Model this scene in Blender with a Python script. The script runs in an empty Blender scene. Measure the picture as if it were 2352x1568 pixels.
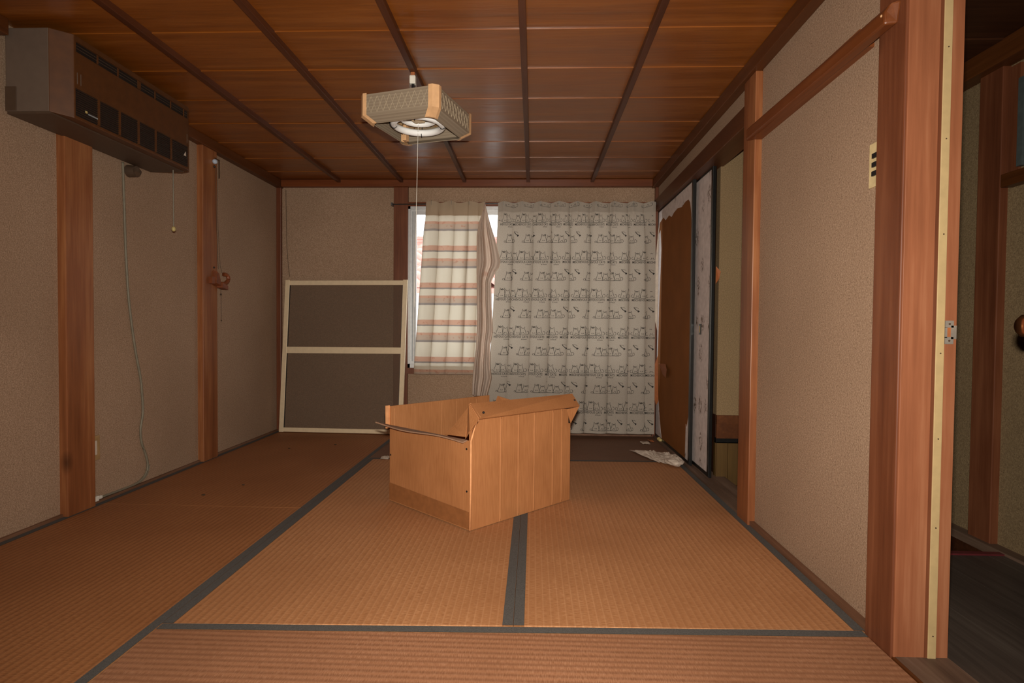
import bpy, bmesh, math, random
from mathutils import Vector, Matrix, noise
random.seed(4)
C = bpy.context.scene.collection
SC = bpy.context.scene
PI = math.pi

# ---------------------------------------------------------------- camera, world, flash, exposure
CX, CH = 1.9682, 0.8131
FPX, YAW, PIT, ROL = 1294.76, 0.0374, 0.0241, 0.0087
cd = bpy.data.cameras.new('camera'); cam = bpy.data.objects.new('camera', cd); C.objects.link(cam)
cd.sensor_width = 36; cd.lens = FPX / 2352 * 36; cd.clip_start = 0.02
cam.location = (CX, 0, CH)
cam.matrix_world = (Matrix.Translation((CX, 0, CH)) @ Matrix.Rotation(YAW, 4, 'Z') @
                    Matrix.Rotation(PI / 2 - PIT, 4, 'X') @ Matrix.Rotation(ROL, 4, 'Z'))
SC.camera = cam
w = bpy.data.worlds.new('overcast'); SC.world = w; w.use_nodes = True
bg = w.node_tree.nodes['Background']; bg.inputs[0].default_value = (0.90, 0.96, 1.0, 1); bg.inputs[1].default_value = 3.6
fl = bpy.data.lights.new('camera_flash', 'AREA'); fl.shape = 'RECTANGLE'; fl.size = 0.045; fl.size_y = 0.02
fl.energy = 44; fl.color = (1.0, 0.935, 0.83); fl.spread = math.radians(135)
fo = bpy.data.objects.new('camera_flash', fl); C.objects.link(fo)
fo.matrix_world = cam.matrix_world @ Matrix.Translation((0, 0.095, 0.0))
SC.view_settings.view_transform = 'Standard'; SC.view_settings.look = 'None'
SC.view_settings.gamma = 1; SC.view_settings.use_curve_mapping = False
SC.view_settings.exposure = 0.0

# ---------------------------------------------------------------- helpers: materials
def lin(c):
    c = c / 255
    return c / 12.92 if c <= 0.04045 else ((c + 0.055) / 1.055) ** 2.4
def rgb(r, g, b): return (lin(r), lin(g), lin(b), 1)

class NT:
    def __init__(s, name):
        s.m = bpy.data.materials.new(name); s.m.use_nodes = True; s.t = s.m.node_tree
        s.p = s.t.nodes['Principled BSDF']; s.out = s.t.nodes['Material Output']
    def n(s, typ, **kw):
        x = s.t.nodes.new(typ)
        for k, v in kw.items():
            if k.startswith('i_'): x.inputs[k[2:].replace('_', ' ')].default_value = v
            else: setattr(x, k, v)
        return x
    def l(s, a, b): s.t.links.new(a, b)
    def coord(s, scale=(1, 1, 1), loc=(0, 0, 0), kind='Object'):
        tc = s.n('ShaderNodeTexCoord'); mp = s.n('ShaderNodeMapping')
        mp.inputs['Scale'].default_value = scale; mp.inputs['Location'].default_value = loc
        s.l(tc.outputs[kind], mp.inputs['Vector']); return mp.outputs[0]
    def noise(s, vec, scale, detail=3, rough=0.5, dist=0):
        x = s.n('ShaderNodeTexNoise'); x.inputs['Scale'].default_value = scale; x.inputs['Detail'].default_value = detail
        x.inputs['Roughness'].default_value = rough; x.inputs['Distortion'].default_value = dist
        s.l(vec, x.inputs['Vector']); return x.outputs['Fac']
    def ramp(s, fac, stops, interp='LINEAR'):
        x = s.n('ShaderNodeValToRGB'); x.color_ramp.interpolation = interp
        e = x.color_ramp.elements
        while len(e) < len(stops): e.new(0.5)
        for k, (p, c) in enumerate(stops): e[k].position = p; e[k].color = c
        s.l(fac, x.inputs[0]); return x.outputs[0]
    def mix(s, fac, a, b, mode='MIX'):
        x = s.n('ShaderNodeMix', data_type='RGBA', blend_type=mode)
        for sock, v in ((x.inputs[0], fac), (x.inputs[6], a), (x.inputs[7], b)):
            if isinstance(v, (int, float, tuple)): sock.default_value = v
            else: s.l(v, sock)
        return x.outputs[2]
    def math(s, op, a, b=0.0):
        x = s.n('ShaderNodeMath', operation=op)
        for sock, v in ((x.inputs[0], a), (x.inputs[1], b)):
            if isinstance(v, (int, float)): sock.default_value = v
            else: s.l(v, sock)
        return x.outputs[0]
    def bump(s, h, strength=0.3, dist=0.002):
        x = s.n('ShaderNodeBump'); x.inputs['Strength'].default_value = strength; x.inputs['Distance'].default_value = dist
        s.l(h, x.inputs['Height']); s.l(x.outputs[0], s.p.inputs['Normal'])
    def col(s, c):
        if isinstance(c, tuple): s.p.inputs['Base Color'].default_value = c
        else: s.l(c, s.p.inputs['Base Color'])
    def rough(s, r):
        if isinstance(r, (int, float)): s.p.inputs['Roughness'].default_value = r
        else: s.l(r, s.p.inputs['Roughness'])

def g4(v): return (v, v, v, 1)
def plain(name, c, rough=0.6, metal=0.0, nz=0.12, scale=40, bump=0.1, spec=0.5):
    t = NT(name); v = t.coord()
    f = t.noise(v, scale, 4)
    d = tuple(x * (1 - nz) for x in c[:3]) + (1,); b = tuple(min(1, x * (1 + nz)) for x in c[:3]) + (1,)
    t.col(t.ramp(f, [(0.3, d), (0.7, b)])); t.rough(rough); t.p.inputs['Metallic'].default_value = metal
    t.p.inputs['Specular IOR Level'].default_value = spec
    if bump: t.bump(f, bump, 0.001)
    return t.m

def wood(name, dark, mid, light, axis=2, rough=0.5, fine=70, coarse=7, spec=0.4, knots=True, stretch=0.045):
    t = NT(name)
    sc = [1, 1, 1]; sc[axis] = stretch
    v = t.coord(tuple(sc)); f = t.noise(v, fine, 5, 0.6); c = t.noise(v, coarse, 3, 0.5, 0.6)
    f2 = t.noise(t.coord(tuple(0.4 if i == axis else 1 for i in range(3))), 9, 3)
    s = t.math('ADD', t.math('MULTIPLY', f, 0.35), t.math('MULTIPLY', c, 0.45)); s = t.math('ADD', s, t.math('MULTIPLY', f2, 0.2))
    cc = t.ramp(s, [(0.32, dark), (0.5, mid), (0.66, light)])
    if knots:
        vo = t.n('ShaderNodeTexVoronoi'); vo.inputs['Scale'].default_value = 3.6
        t.l(t.coord(tuple(0.55 if i == axis else 1 for i in range(3))), vo.inputs['Vector'])
        k = t.ramp(vo.outputs['Distance'], [(0.0, g4(0.35)), (0.05, g4(0.6)), (0.11, g4(1.0))])
        cc = t.mix(1.0, cc, k, 'MULTIPLY')
    t.col(cc); t.rough(rough); t.p.inputs['Specular IOR Level'].default_value = spec; t.bump(f, 0.12, 0.001)
    return t.m

def plaster(name, dark, mid, light, spk):
    t = NT(name); v = t.coord()
    f = t.noise(v, 210, 3, 0.7); h = t.noise(v, 95, 4, 0.6); b = t.noise(v, 1.6, 3)
    c = t.ramp(f, [(0.25, dark), (0.48, mid), (0.7, light)])
    c = t.mix(t.ramp(b, [(0.35, g4(0)), (0.7, g4(0.35))]), c, dark)
    s = t.ramp(t.noise(v, 330, 1), [(0.66, g4(0)), (0.72, g4(0.75))])
    c = t.mix(s, c, spk)
    t.col(c); t.rough(0.9); t.p.inputs['Specular IOR Level'].default_value = 0.25
    t.bump(t.math('ADD', f, h), 0.5, 0.002)
    return t.m

M = {}
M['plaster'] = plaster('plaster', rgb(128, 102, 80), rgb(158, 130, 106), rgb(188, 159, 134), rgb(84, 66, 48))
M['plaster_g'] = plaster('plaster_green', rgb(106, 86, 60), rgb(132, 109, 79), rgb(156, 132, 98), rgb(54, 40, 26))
M['post'] = wood('post_wood', rgb(104, 58, 31), rgb(136, 81, 47), rgb(166, 110, 68), 2, 0.42)
M['postd'] = wood('post_wood_dark', rgb(78, 40, 24), rgb(104, 58, 36), rgb(126, 76, 50), 2, 0.4)
M['jamb'] = wood('jamb_wood', rgb(112, 64, 40), rgb(142, 86, 57), rgb(166, 112, 80), 2, 0.45, fine=60)
M['trimx'] = wood('moulding_wood', rgb(84, 38, 12), rgb(106, 52, 18), rgb(126, 66, 28), 0, 0.42, knots=False)
M['trimy'] = wood('moulding_wood_long', rgb(66, 33, 12), rgb(86, 46, 18), rgb(104, 59, 28), 1, 0.42, knots=False)
M['raily'] = wood('rail_wood', rgb(86, 42, 16), rgb(108, 57, 26), rgb(130, 76, 42), 1, 0.4)
M['sill'] = wood('worn_sill_wood', rgb(74, 54, 42), rgb(104, 80, 64), rgb(128, 104, 88), 1, 0.6, knots=False)
M['strip'] = wood('mat_edge_strip_wood', rgb(84, 54, 36), rgb(112, 76, 54), rgb(134, 98, 76), 1, 0.6, knots=False)
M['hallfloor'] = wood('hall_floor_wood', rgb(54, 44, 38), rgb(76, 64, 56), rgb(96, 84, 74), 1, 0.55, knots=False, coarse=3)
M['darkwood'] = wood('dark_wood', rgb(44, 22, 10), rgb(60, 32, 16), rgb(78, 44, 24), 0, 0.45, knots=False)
M['panelwood'] = wood('closet_panel_wood', rgb(66, 46, 16), rgb(82, 58, 22), rgb(96, 70, 30), 2, 0.5, knots=False)
M['batten'] = wood('batten_wood', rgb(60, 30, 14), rgb(78, 40, 20), rgb(94, 52, 28), 1, 0.42, knots=False)

def ceilboard(name):
    t = NT(name)
    oi = t.n('ShaderNodeObjectInfo')
    tc = t.n('ShaderNodeTexCoord'); ad = t.n('ShaderNodeVectorMath', operation='ADD')
    sc = t.n('ShaderNodeVectorMath', operation='SCALE'); sc.inputs['Scale'].default_value = 9.0
    cb = t.n('ShaderNodeCombineXYZ'); t.l(oi.outputs['Random'], cb.inputs[0]); t.l(oi.outputs['Random'], cb.inputs[1])
    t.l(cb.outputs[0], sc.inputs[0]); t.l(tc.outputs['Object'], ad.inputs[0]); t.l(sc.outputs[0], ad.inputs[1])
    mp = t.n('ShaderNodeMapping'); mp.inputs['Scale'].default_value = (0.07, 1, 1); t.l(ad.outputs[0], mp.inputs['Vector'])
    v = mp.outputs[0]
    f = t.noise(v, 80, 4, 0.6); c = t.noise(v, 18, 3, 0.5, 0.4)
    s = t.math('ADD', t.math('MULTIPLY', f, 0.4), t.math('MULTIPLY', c, 0.6))
    cc = t.ramp(s, [(0.32, rgb(112, 59, 12)), (0.5, rgb(132, 72, 18)), (0.68, rgb(150, 88, 30))])
    hs = t.n('ShaderNodeHueSaturation'); t.l(cc, hs.inputs['Color'])
    t.l(t.math('ADD', t.math('MULTIPLY', oi.outputs['Random'], 0.18), 0.9), hs.inputs['Value'])
    t.col(hs.outputs[0]); t.rough(t.math('ADD', t.math('MULTIPLY', c, 0.25), 0.22))
    t.p.inputs['Specular IOR Level'].default_value = 0.85
    t.bump(s, 0.7, 0.003)
    return t.m
M['board'] = ceilboard('ceiling_board_wood')

def tatami(name, cd_, cm, cl, ax):
    """ax: axis across which the ridges repeat"""
    t = NT(name); tc = t.n('ShaderNodeTexCoord'); sx = t.n('ShaderNodeSeparateXYZ'); t.l(tc.outputs['Object'], sx.inputs[0])
    a = sx.outputs[ax]
    wv = t.math('SINE', t.math('MULTIPLY', a, 2 * PI / 0.0215))
    line = t.ramp(wv, [(0.72, g4(0)), (0.97, g4(1))])
    # ramp clamps negatives to 0
    sc = (1, 1, 1)
    sc = (55, 500, 1) if ax == 0 else (500, 55, 1)
    reed = t.noise(t.coord(sc), 1.0, 2, 0.6)
    big = t.noise(t.coord(), 2.2, 4, 0.55)
    c = t.ramp(reed, [(0.3, cd_), (0.5, cm), (0.72, cl)])
    c = t.mix(t.math('MULTIPLY', line, 0.42 if ax == 0 else 0.22), c, cl)
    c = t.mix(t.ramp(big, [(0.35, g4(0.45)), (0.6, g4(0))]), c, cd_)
    t.col(c); t.rough(0.62); t.p.inputs['Specular IOR Level'].default_value = 0.3
    t.bump(t.math('ADD', wv, t.math('MULTIPLY', reed, 1.2)), 0.35, 0.0012)
    return t.m
M['tat_y'] = tatami('tatami_weave_long', rgb(150, 98, 60), rgb(172, 118, 76), rgb(196, 144, 102), 0)
M['tat_x'] = tatami('tatami_weave_cross', rgb(130, 86, 58), rgb(150, 102, 72), rgb(166, 120, 90), 1)
M['tat_left'] = tatami('tatami_weave_left', rgb(132, 82, 46), rgb(152, 98, 58), rgb(172, 118, 76), 0)
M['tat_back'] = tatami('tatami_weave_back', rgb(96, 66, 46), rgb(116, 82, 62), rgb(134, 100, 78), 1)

def cloth_border():
    t = NT('mat_border_cloth'); f = t.noise(t.coord(), 350, 3)
    t.col(t.ramp(f, [(0.3, rgb(66, 62, 58)), (0.7, rgb(88, 84, 80))])); t.rough(0.9); t.bump(f, 0.3, 0.001); return t.m
M['heri'] = cloth_border()

def card(name, k=1.0):
    t = NT(name); v = t.coord((1, 1, 0.05)); f = t.noise(v, 260, 3); b = t.noise(t.coord(), 5, 3)
    c = t.ramp(b, [(0.3, rgb(150 * k, 97 * k, 57 * k)), (0.7, rgb(168 * k, 112 * k, 69 * k))])
    c = t.mix(0.2, c, t.ramp(f, [(0.3, rgb(150 * k, 92 * k, 52 * k)), (0.7, rgb(214 * k, 150 * k, 98 * k))]))
    t.col(c); t.rough(0.6); t.p.inputs['Specular IOR Level'].default_value = 0.3; t.bump(f, 0.1, 0.001); return t.m
M['card'] = card('cardboard'); M['cardg'] = plain('cardboard_dusty', rgb(146, 112, 88), 0.8)
M['cardedge'] = plain('cardboard_edge', rgb(214, 150, 100), 0.7)

def cloth(name, colf, trans, tint=(1, 1, 1)):
    """woven cloth that lets part of the light through"""
    t = NT(name); c = colf(t)
    t.col(c); t.rough(0.95); t.p.inputs['Specular IOR Level'].default_value = 0.1
    wv = t.noise(t.coord(kind='UV'), 700, 2)
    t.bump(wv, 0.2, 0.0006)
    tr = t.n('ShaderNodeBsdfTranslucent'); t.l(t.mix(1.0, c, tint + (1,), 'MULTIPLY'), tr.inputs[0])
    mx = t.n('ShaderNodeMixShader'); mx.inputs[0].default_value = trans
    t.l(t.p.outputs[0], mx.inputs[1]); t.l(tr.outputs[0], mx.inputs[2]); t.l(mx.outputs[0], t.out.inputs[0])
    return t.m
def cat_cloth(t):
    f = t.noise(t.coord((1, 1, 1), kind='UV'), 300, 3)
    return t.ramp(f, [(0.3, rgb(162, 151, 138)), (0.7, rgb(190, 179, 166))])
M['catcloth'] = cloth('grey_beige_curtain_cloth', cat_cloth, 0.19, (1.0, 0.97, 0.9))
M['ink'] = cloth('curtain_print_ink', lambda t: t.ramp(t.noise(t.coord(), 60, 2), [(0, rgb(50, 48, 46)), (1, rgb(66, 64, 60))]), 0.1)
def stripe_cloth(t):
    tc = t.n('ShaderNodeTexCoord'); sx = t.n('ShaderNodeSeparateXYZ'); t.l(tc.outputs['UV'], sx.inputs[0])
    wob = t.math('MULTIPLY', t.noise(t.coord(kind='UV'), 30, 2), 0.004)
    v = t.math('ADD', sx.outputs[1], wob)
    ph = t.math('DIVIDE', t.math('MODULO', v, 0.276), 0.276)
    cr, rust, tau, gry = rgb(214, 204, 186), rgb(198, 158, 136), rgb(184, 162, 144), rgb(148, 138, 132)
    st = t.ramp(ph, [(0.0, cr), (0.20, rust), (0.335, gry), (0.375, cr), (0.55, rust), (0.62, tau), (0.75, gry), (0.805, cr)], 'CONSTANT')
    mot = t.ramp(t.noise(t.coord((1, 1, 1), kind='UV'), 34, 2), [(0.60, g4(0)), (0.66, g4(0.35))])
    st = t.mix(t.math('MULTIPLY', mot, t.ramp(ph, [(0.0, g4(0)), (0.22, g4(1)), (0.34, g4(0)), (0.56, g4(1)), (0.7, g4(0))], 'CONSTANT')), st, rgb(170, 92, 66))
    band = t.ramp(sx.outputs[1], [(0.0, g4(0)), (0.105, g4(1))], 'CONSTANT')   # plain header tape at the top
    return t.mix(band, rgb(190, 170, 146), st)
M['stripe'] = cloth('striped_curtain_cloth', stripe_cloth, 0.36, (1.0, 0.99, 0.95))
M['header'] = cloth('curtain_header_cloth', lambda t: t.ramp(t.noise(t.coord(), 200, 3), [(0.3, rgb(196, 176, 154)), (0.7, rgb(212, 192, 170))]), 0.42)
M['back'] = cloth('curtain_reverse_cloth', lambda t: t.ramp(t.noise(t.coord((1, 1, 1)), 16, 3), [(0.28, rgb(190, 160, 142)), (0.36, rgb(198, 178, 162)), (0.7, rgb(200, 180, 164))]), 0.22, (1, .95, .9))

M['alu'] = plain('window_aluminium', rgb(206, 206, 206), 0.4, 0.3, 0.06)
M['alud'] = plain('window_aluminium_shade', rgb(160, 164, 166), 0.5, 0.3, 0.06)
M['dimalu'] = plain('dull_window_metal', rgb(84, 90, 88), 0.5, 0.2)
M['rod'] = plain('steel_rod', rgb(120, 120, 118), 0.35, 0.8, 0.1)
M['white'] = plain('white_plastic', rgb(214, 208, 196), 0.5)
M['screenframe'] = plain('screen_frame_enamel', rgb(222, 200, 166), 0.42, 0.1, 0.05)
M['black'] = plain('black_lacquer', rgb(22, 21, 20), 0.3, 0, 0.2, 60, 0.05)
M['blk'] = plain('black_rubber', rgb(20, 20, 22), 0.5)
M['acside'] = plain('grey_beige_enamel', rgb(104, 88, 76), 0.5, 0, 0.05)
M['acbrown'] = plain('brown_woodgrain_casing', rgb(84, 48, 18), 0.5, 0, 0.15, 30)
M['acbot'] = plain('taupe_underside', rgb(78, 60, 46), 0.5, 0, 0.06)
M['acdark'] = plain('dark_grille', rgb(24, 20, 18), 0.5)
M['acslat'] = plain('dark_brown_slat', rgb(50, 34, 24), 0.5)
M['cable'] = plain('grey_cable', rgb(120, 112, 94), 0.55)
M['cord_brown'] = plain('brown_cord', rgb(70, 50, 32), 0.7)
M['paper_w'] = plain('paper_white', rgb(196, 180, 164), 0.85)
M['orange'] = plain('orange_scrap', rgb(154, 88, 46), 0.7)
M['yellowstrip'] = plain('yellowed_draught_strip', rgb(178, 152, 108), 0.5, 0, 0.06)
M['steel'] = plain('brushed_steel', rgb(170, 160, 148), 0.35, 0.6)
M['switchpl'] = plain('yellowed_plastic', rgb(206, 184, 138), 0.4)
M['outletb'] = plain('tan_plastic', rgb(160, 128, 86), 0.5)
M['tube'] = plain('opal_glass_tube', rgb(236, 236, 234), 0.12, 0, 0.02)
M['ltwood'] = plain('light_wood_corner', rgb(208, 164, 120), 0.45, 0, 0.08)
M['bead'] = plain('pale_bead', rgb(190, 170, 110), 0.4)
M['whiteknob'] = plain('milky_glass_knob', rgb(186, 200, 216), 0.12)
M['brownthing'] = plain('reddish_wood', rgb(120, 62, 30), 0.5, 0, 0.25)
M['brass'] = plain('aged_brass', rgb(150, 96, 60), 0.22, 0.9)
M['steplip'] = plain('dark_red_lip', rgb(96, 34, 38), 0.5)

def mesh_screen():
    t = NT('insect_mesh'); t.col(rgb(116, 94, 76)); t.rough(0.8)
    tr = t.n('ShaderNodeBsdfTransparent'); mx = t.n('ShaderNodeMixShader'); mx.inputs[0].default_value = 0.50
    ck = t.noise(t.coord(), 120, 2); t.l(t.ramp(ck, [(0.3, g4(0.30)), (0.7, g4(0.40))]), mx.inputs[0])
    t.l(tr.outputs[0], mx.inputs[1]); t.l(t.p.outputs[0], mx.inputs[2]); t.l(mx.outputs[0], t.out.inputs[0]); return t.m
M['net'] = mesh_screen()
def thin_glass(name='window_glass', tint=(1, 1, 1, 1)):
    t = NT(name); tr = t.n('ShaderNodeBsdfTransparent'); tr.inputs[0].default_value = tint
    gl = t.n('ShaderNodeBsdfGlossy'); gl.inputs['Roughness'].default_value = 0.02
    fr = t.n('ShaderNodeFresnel'); fr.inputs[0].default_value = 1.45; mx = t.n('ShaderNodeMixShader')
    t.l(fr.outputs[0], mx.inputs[0]); t.l(tr.outputs[0], mx.inputs[1]); t.l(gl.outputs[0], mx.inputs[2]); t.l(mx.outputs[0], t.out.inputs[0]); return t.m
M['glass'] = thin_glass()
M['frost'] = plain('frosted_pane', rgb(38, 44, 44), 0.35)
def acrylic():
    t = NT('smoky_lamp_shade'); tc = t.n('ShaderNodeTexCoord'); sx = t.n('ShaderNodeSeparateXYZ'); t.l(tc.outputs['UV'], sx.inputs[0])
    st = t.math('SINE', t.math('MULTIPLY', sx.outputs[1], 160))
    c = t.ramp(st, [(0.0, rgb(152, 136, 116)), (1.0, rgb(162, 146, 126))])
    t.col(c); t.rough(0.25)
    tr = t.n('ShaderNodeBsdfTranslucent'); t.l(c, tr.inputs[0]); mx = t.n('ShaderNodeMixShader'); mx.inputs[0].default_value = 0.25
    t.l(t.p.outputs[0], mx.inputs[1]); t.l(tr.outputs[0], mx.inputs[2]); t.l(mx.outputs[0], t.out.inputs[0])
    t.bump(st, 0.3, 0.001); return t.m
M['shade'] = acrylic()
M['shadeline'] = plain('pale_lattice_glint', rgb(168, 152, 128), 0.15)
M['plate'] = plain('lamp_reflector', rgb(206, 186, 150), 0.4)
M['lattice'] = plain('lamp_lattice_brown', rgb(120, 88, 56), 0.4)

def fusuma_paper():
    t = NT('sliding_door_paper')
    tc = t.n('ShaderNodeTexCoord'); mp = t.n('ShaderNodeMapping'); mp.inputs['Scale'].default_value = (1, 9.0, 6.0); t.l(tc.outputs['Object'], mp.inputs[0])
    vo = t.n('ShaderNodeTexVoronoi'); vo.inputs['Scale'].default_value = 1.0; vo.inputs['Randomness'].default_value = 0.45; t.l(mp.outputs[0], vo.inputs['Vector'])
    blob = t.ramp(vo.outputs['Distance'], [(0.28, g4(1)), (0.38, g4(0))])
    nz = t.ramp(t.noise(t.coord((1, 1, 0.6)), 75, 3, 0.7), [(0.50, g4(0)), (0.56, g4(1))])
    ms = t.math('MULTIPLY', t.math('MULTIPLY', blob, nz), 1.0)
    base = t.ramp(t.noise(t.coord(), 30, 3), [(0.3, rgb(196, 182, 176)), (0.7, rgb(216, 202, 196))])
    t.col(t.mix(ms, base, rgb(112, 92, 76))); t.rough(0.8); return t.m
M['fpaper'] = fusuma_paper()
M['fcard'] = plain('sliding_door_bare_backing', rgb(130, 79, 36), 0.85, 0, 0.08, 6, spec=0.15)

# outdoors
M['tile'] = plain('red_roof_tile', rgb(206, 140, 126), 0.45, 0, 0.15, 6)
M['housewall'] = plain('pale_house_wall', rgb(236, 236, 232), 0.8, 0, 0.03)
M['leaf'] = plain('hill_foliage', rgb(92, 122, 84), 0.8, 0, 0.35, 3)
M['ground'] = plain('outside_ground', rgb(120, 116, 104), 0.9)

# ---------------------------------------------------------------- helpers: meshes
class MB:
    def __init__(s): s.v = []; s.f = []; s.uv = None
    def poly(s, pts): b = len(s.v); s.v += [tuple(p) for p in pts]; s.f.append(tuple(range(b, b + len(pts)))); return s
    def box(s, x0, x1, y0, y1, z0, z1):
        b = len(s.v)
        s.v += [(x, y, z) for x in (x0, x1) for y in (y0, y1) for z in (z0, z1)]
        for q in ((0, 1, 3, 2), (4, 6, 7, 5), (0, 4, 5, 1), (2, 3, 7, 6), (0, 2, 6, 4), (1, 5, 7, 3)): s.f.append(tuple(b + i for i in q))
        return s
    def hexa(s, lo, hi):
        """prism between two polygons of equal length"""
        n = len(lo); b = len(s.v); s.v += [tuple(p) for p in lo] + [tuple(p) for p in hi]
        s.f.append(tuple(b + i for i in reversed(range(n)))); s.f.append(tuple(b + n + i for i in range(n)))
        for i in range(n): j = (i + 1) % n; s.f.append((b + i, b + j, b + n + j, b + n + i))
        return s
    def prism(s, pts, off):
        o = Vector(off); return s.hexa(pts, [Vector(p) + o for p in pts])
    def tube(s, pts, r, n=8, closed=False):
        pts = [Vector(p) for p in pts]; b = len(s.v); m = len(pts)
        for i, p in enumerate(pts):
            if closed: d = pts[(i + 1) % m] - pts[i - 1]
            else: d = pts[min(i + 1, m - 1)] - pts[max(i - 1, 0)]
            d.normalize(); up = Vector((0, 0, 1)) if abs(d.z) < 0.9 else Vector((1, 0, 0))
            a = d.cross(up).normalized(); c = a.cross(d)
            rr = r[i] if isinstance(r, (list, tuple)) else r
            for k in range(n):
                t = 2 * PI * k / n; s.v.append(tuple(p + a * math.cos(t) * rr + c * math.sin(t) * rr))
        for i in range(m if closed else m - 1):
            for k in range(n):
                j = (i + 1) % m; l = (k + 1) % n
                s.f.append((b + i * n + k, b + i * n + l, b + j * n + l, b + j * n + k))
        if not closed:
            s.f.append(tuple(b + k for k in reversed(range(n)))); s.f.append(tuple(b + (m - 1) * n + k for k in range(n)))
        return s
    def sphere(s, c, r, nu=12, nv=8, sc=(1, 1, 1)):
        b = len(s.v)
        for j in range(nv + 1):
            ph = PI * j / nv
            for i in range(nu):
                th = 2 * PI * i / nu
                s.v.append((c[0] + r * sc[0] * math.sin(ph) * math.cos(th), c[1] + r * sc[1] * math.sin(ph) * math.sin(th), c[2] + r * sc[2] * math.cos(ph)))
        for j in range(nv):
            for i in range(nu): k = (i + 1) % nu; s.f.append((b + j * nu + i, b + (j + 1) * nu + i, b + (j + 1) * nu + k, b + j * nu + k))
        return s
    def grid(s, fn, nu, nv, uvf=None):
        b = len(s.v); s.uv = [] if uvf else None; uvs = []
        for j in range(nv + 1):
            for i in range(nu + 1):
                s.v.append(tuple(fn(i / nu, j / nv)))
                if uvf: uvs.append(uvf(i / nu, j / nv))
        for j in range(nv):
            for i in range(nu):
                a = j * (nu + 1) + i; q = (a, a + 1, a + nu + 2, a + nu + 1); s.f.append(tuple(b + x for x in q))
                if uvf: s.uv.append([uvs[x] for x in q])
        return s
    def build(s, name, mat, parent=None, smooth=False, bevel=0, solid=0, recalc=True):
        me = bpy.data.meshes.new(name); me.from_pydata(s.v, [], s.f); me.update()
        if s.uv:
            l = me.uv_layers.new(name='UVMap'); i = 0
            for q in s.uv:
                for c in q: l.data[i].uv = c; i += 1
        elif recalc:
            bm = bmesh.new(); bm.from_mesh(me); bmesh.ops.remove_doubles(bm, verts=bm.verts, dist=1e-6)
            bmesh.ops.recalc_face_normals(bm, faces=bm.faces); bm.to_mesh(me); bm.free()
        me.materials.append(mat)
        if smooth:
            for p in me.polygons: p.use_smooth = True
        o = bpy.data.objects.new(name, me); C.objects.link(o)
        if parent is not None:
            o.parent = parent; o.matrix_parent_inverse = parent.matrix_basis.inverted() if parent.type == 'EMPTY' else parent.matrix_basis.inverted()
        if solid:
            md = o.modifiers.new('Solidify', 'SOLIDIFY'); md.thickness = solid; md.offset = 0
        if bevel:
            md = o.modifiers.new('Bevel', 'BEVEL'); md.width = bevel; md.segments = 2; md.limit_method = 'ANGLE'
        return o
def box(x0, x1, y0, y1, z0, z1): return MB().box(x0, x1, y0, y1, z0, z1)
def tag(o, label, cat, group=None):
    o['label'] = label; o['category'] = cat
    if group: o['group'] = group
    return o
def thing(name, label, cat, loc=(0, 0, 0), group=None):
    o = bpy.data.objects.new(name, None); C.objects.link(o); o.location = loc; o.empty_display_size = 0.1
    bpy.context.view_layer.update
    o.matrix_basis = Matrix.Translation(loc)
    return tag(o, label, cat, group)
def struct(o, label=None):
    o['kind'] = 'structure'
    if label: o['label'] = label
    return o
def catmull(pts, k=6):
    P = [Vector(p) for p in pts]; P = [P[0]] + P + [P[-1]]; out = []
    for i in range(1, len(P) - 2):
        a, b, c, d = P[i - 1:i + 3]
        for j in range(k):
            t = j / k; out.append(0.5 * ((2 * b) + (c - a) * t + (2 * a - 5 * b + 4 * c - d) * t * t + (3 * b - a - 3 * c + d) * t ** 3))
    out.append(P[-2]); return out

# ---------------------------------------------------------------- room shell
W, D, ZC = 2.88, 4.298, 1.93
WL, WR, WB = -0.015, 2.895, 4.312       # plaster faces left, right, back
YF = -0.95                               # wall behind the camera
struct(box(WL - .12, WL, YF - .1, WB + .1, -.4, 2.05).build('wall_left', M['plaster']), 'speckled beige plaster wall on the left')
b = MB().box(WL, 1.01, WB, WB + .10, -.4, 2.05).box(1.01, 2.80, WB, WB + .10, -.4, .50).box(1.01, 2.80, WB, WB + .10, 1.755, 2.05).box(2.80, 3.95, WB, WB + .10, -.4, 2.05)
struct(b.build('wall_back', M['plaster']), 'beige plaster wall with the curtained window')
b = MB().box(WR, WR + .09, 1.535, 2.36, -.1, 2.05).box(WR, WR + .09, 2.49, WB, 1.79, 2.05)
struct(b.build('wall_right', M['plaster']), 'speckled beige plaster wall on the right')
struct(box(WL, 3.95, YF - .1, YF, -.4, 2.05).build('wall_front', M['plaster']))
# hall side
HX = 3.75
struct(box(WL, HX, YF, WB, -.40, -.36).build('floor_light_blocker', M['darkwood']))  # unseen slab added to stop sky light leaking in from below
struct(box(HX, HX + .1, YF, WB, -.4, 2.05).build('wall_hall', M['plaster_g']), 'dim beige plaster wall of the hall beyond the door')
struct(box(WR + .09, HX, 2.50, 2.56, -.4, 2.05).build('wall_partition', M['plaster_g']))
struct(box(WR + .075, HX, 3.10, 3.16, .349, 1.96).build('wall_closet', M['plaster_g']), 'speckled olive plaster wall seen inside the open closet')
struct(box(WR + .09, WR + .12, 3.16, WB, -.1, 1.9).build('wall_closet_side', M['darkwood']))
ct = struct(box(WR + .0, HX, 2.56, 3.10, 1.95, 1.99).build('ceiling_closet', M['darkwood']))
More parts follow.
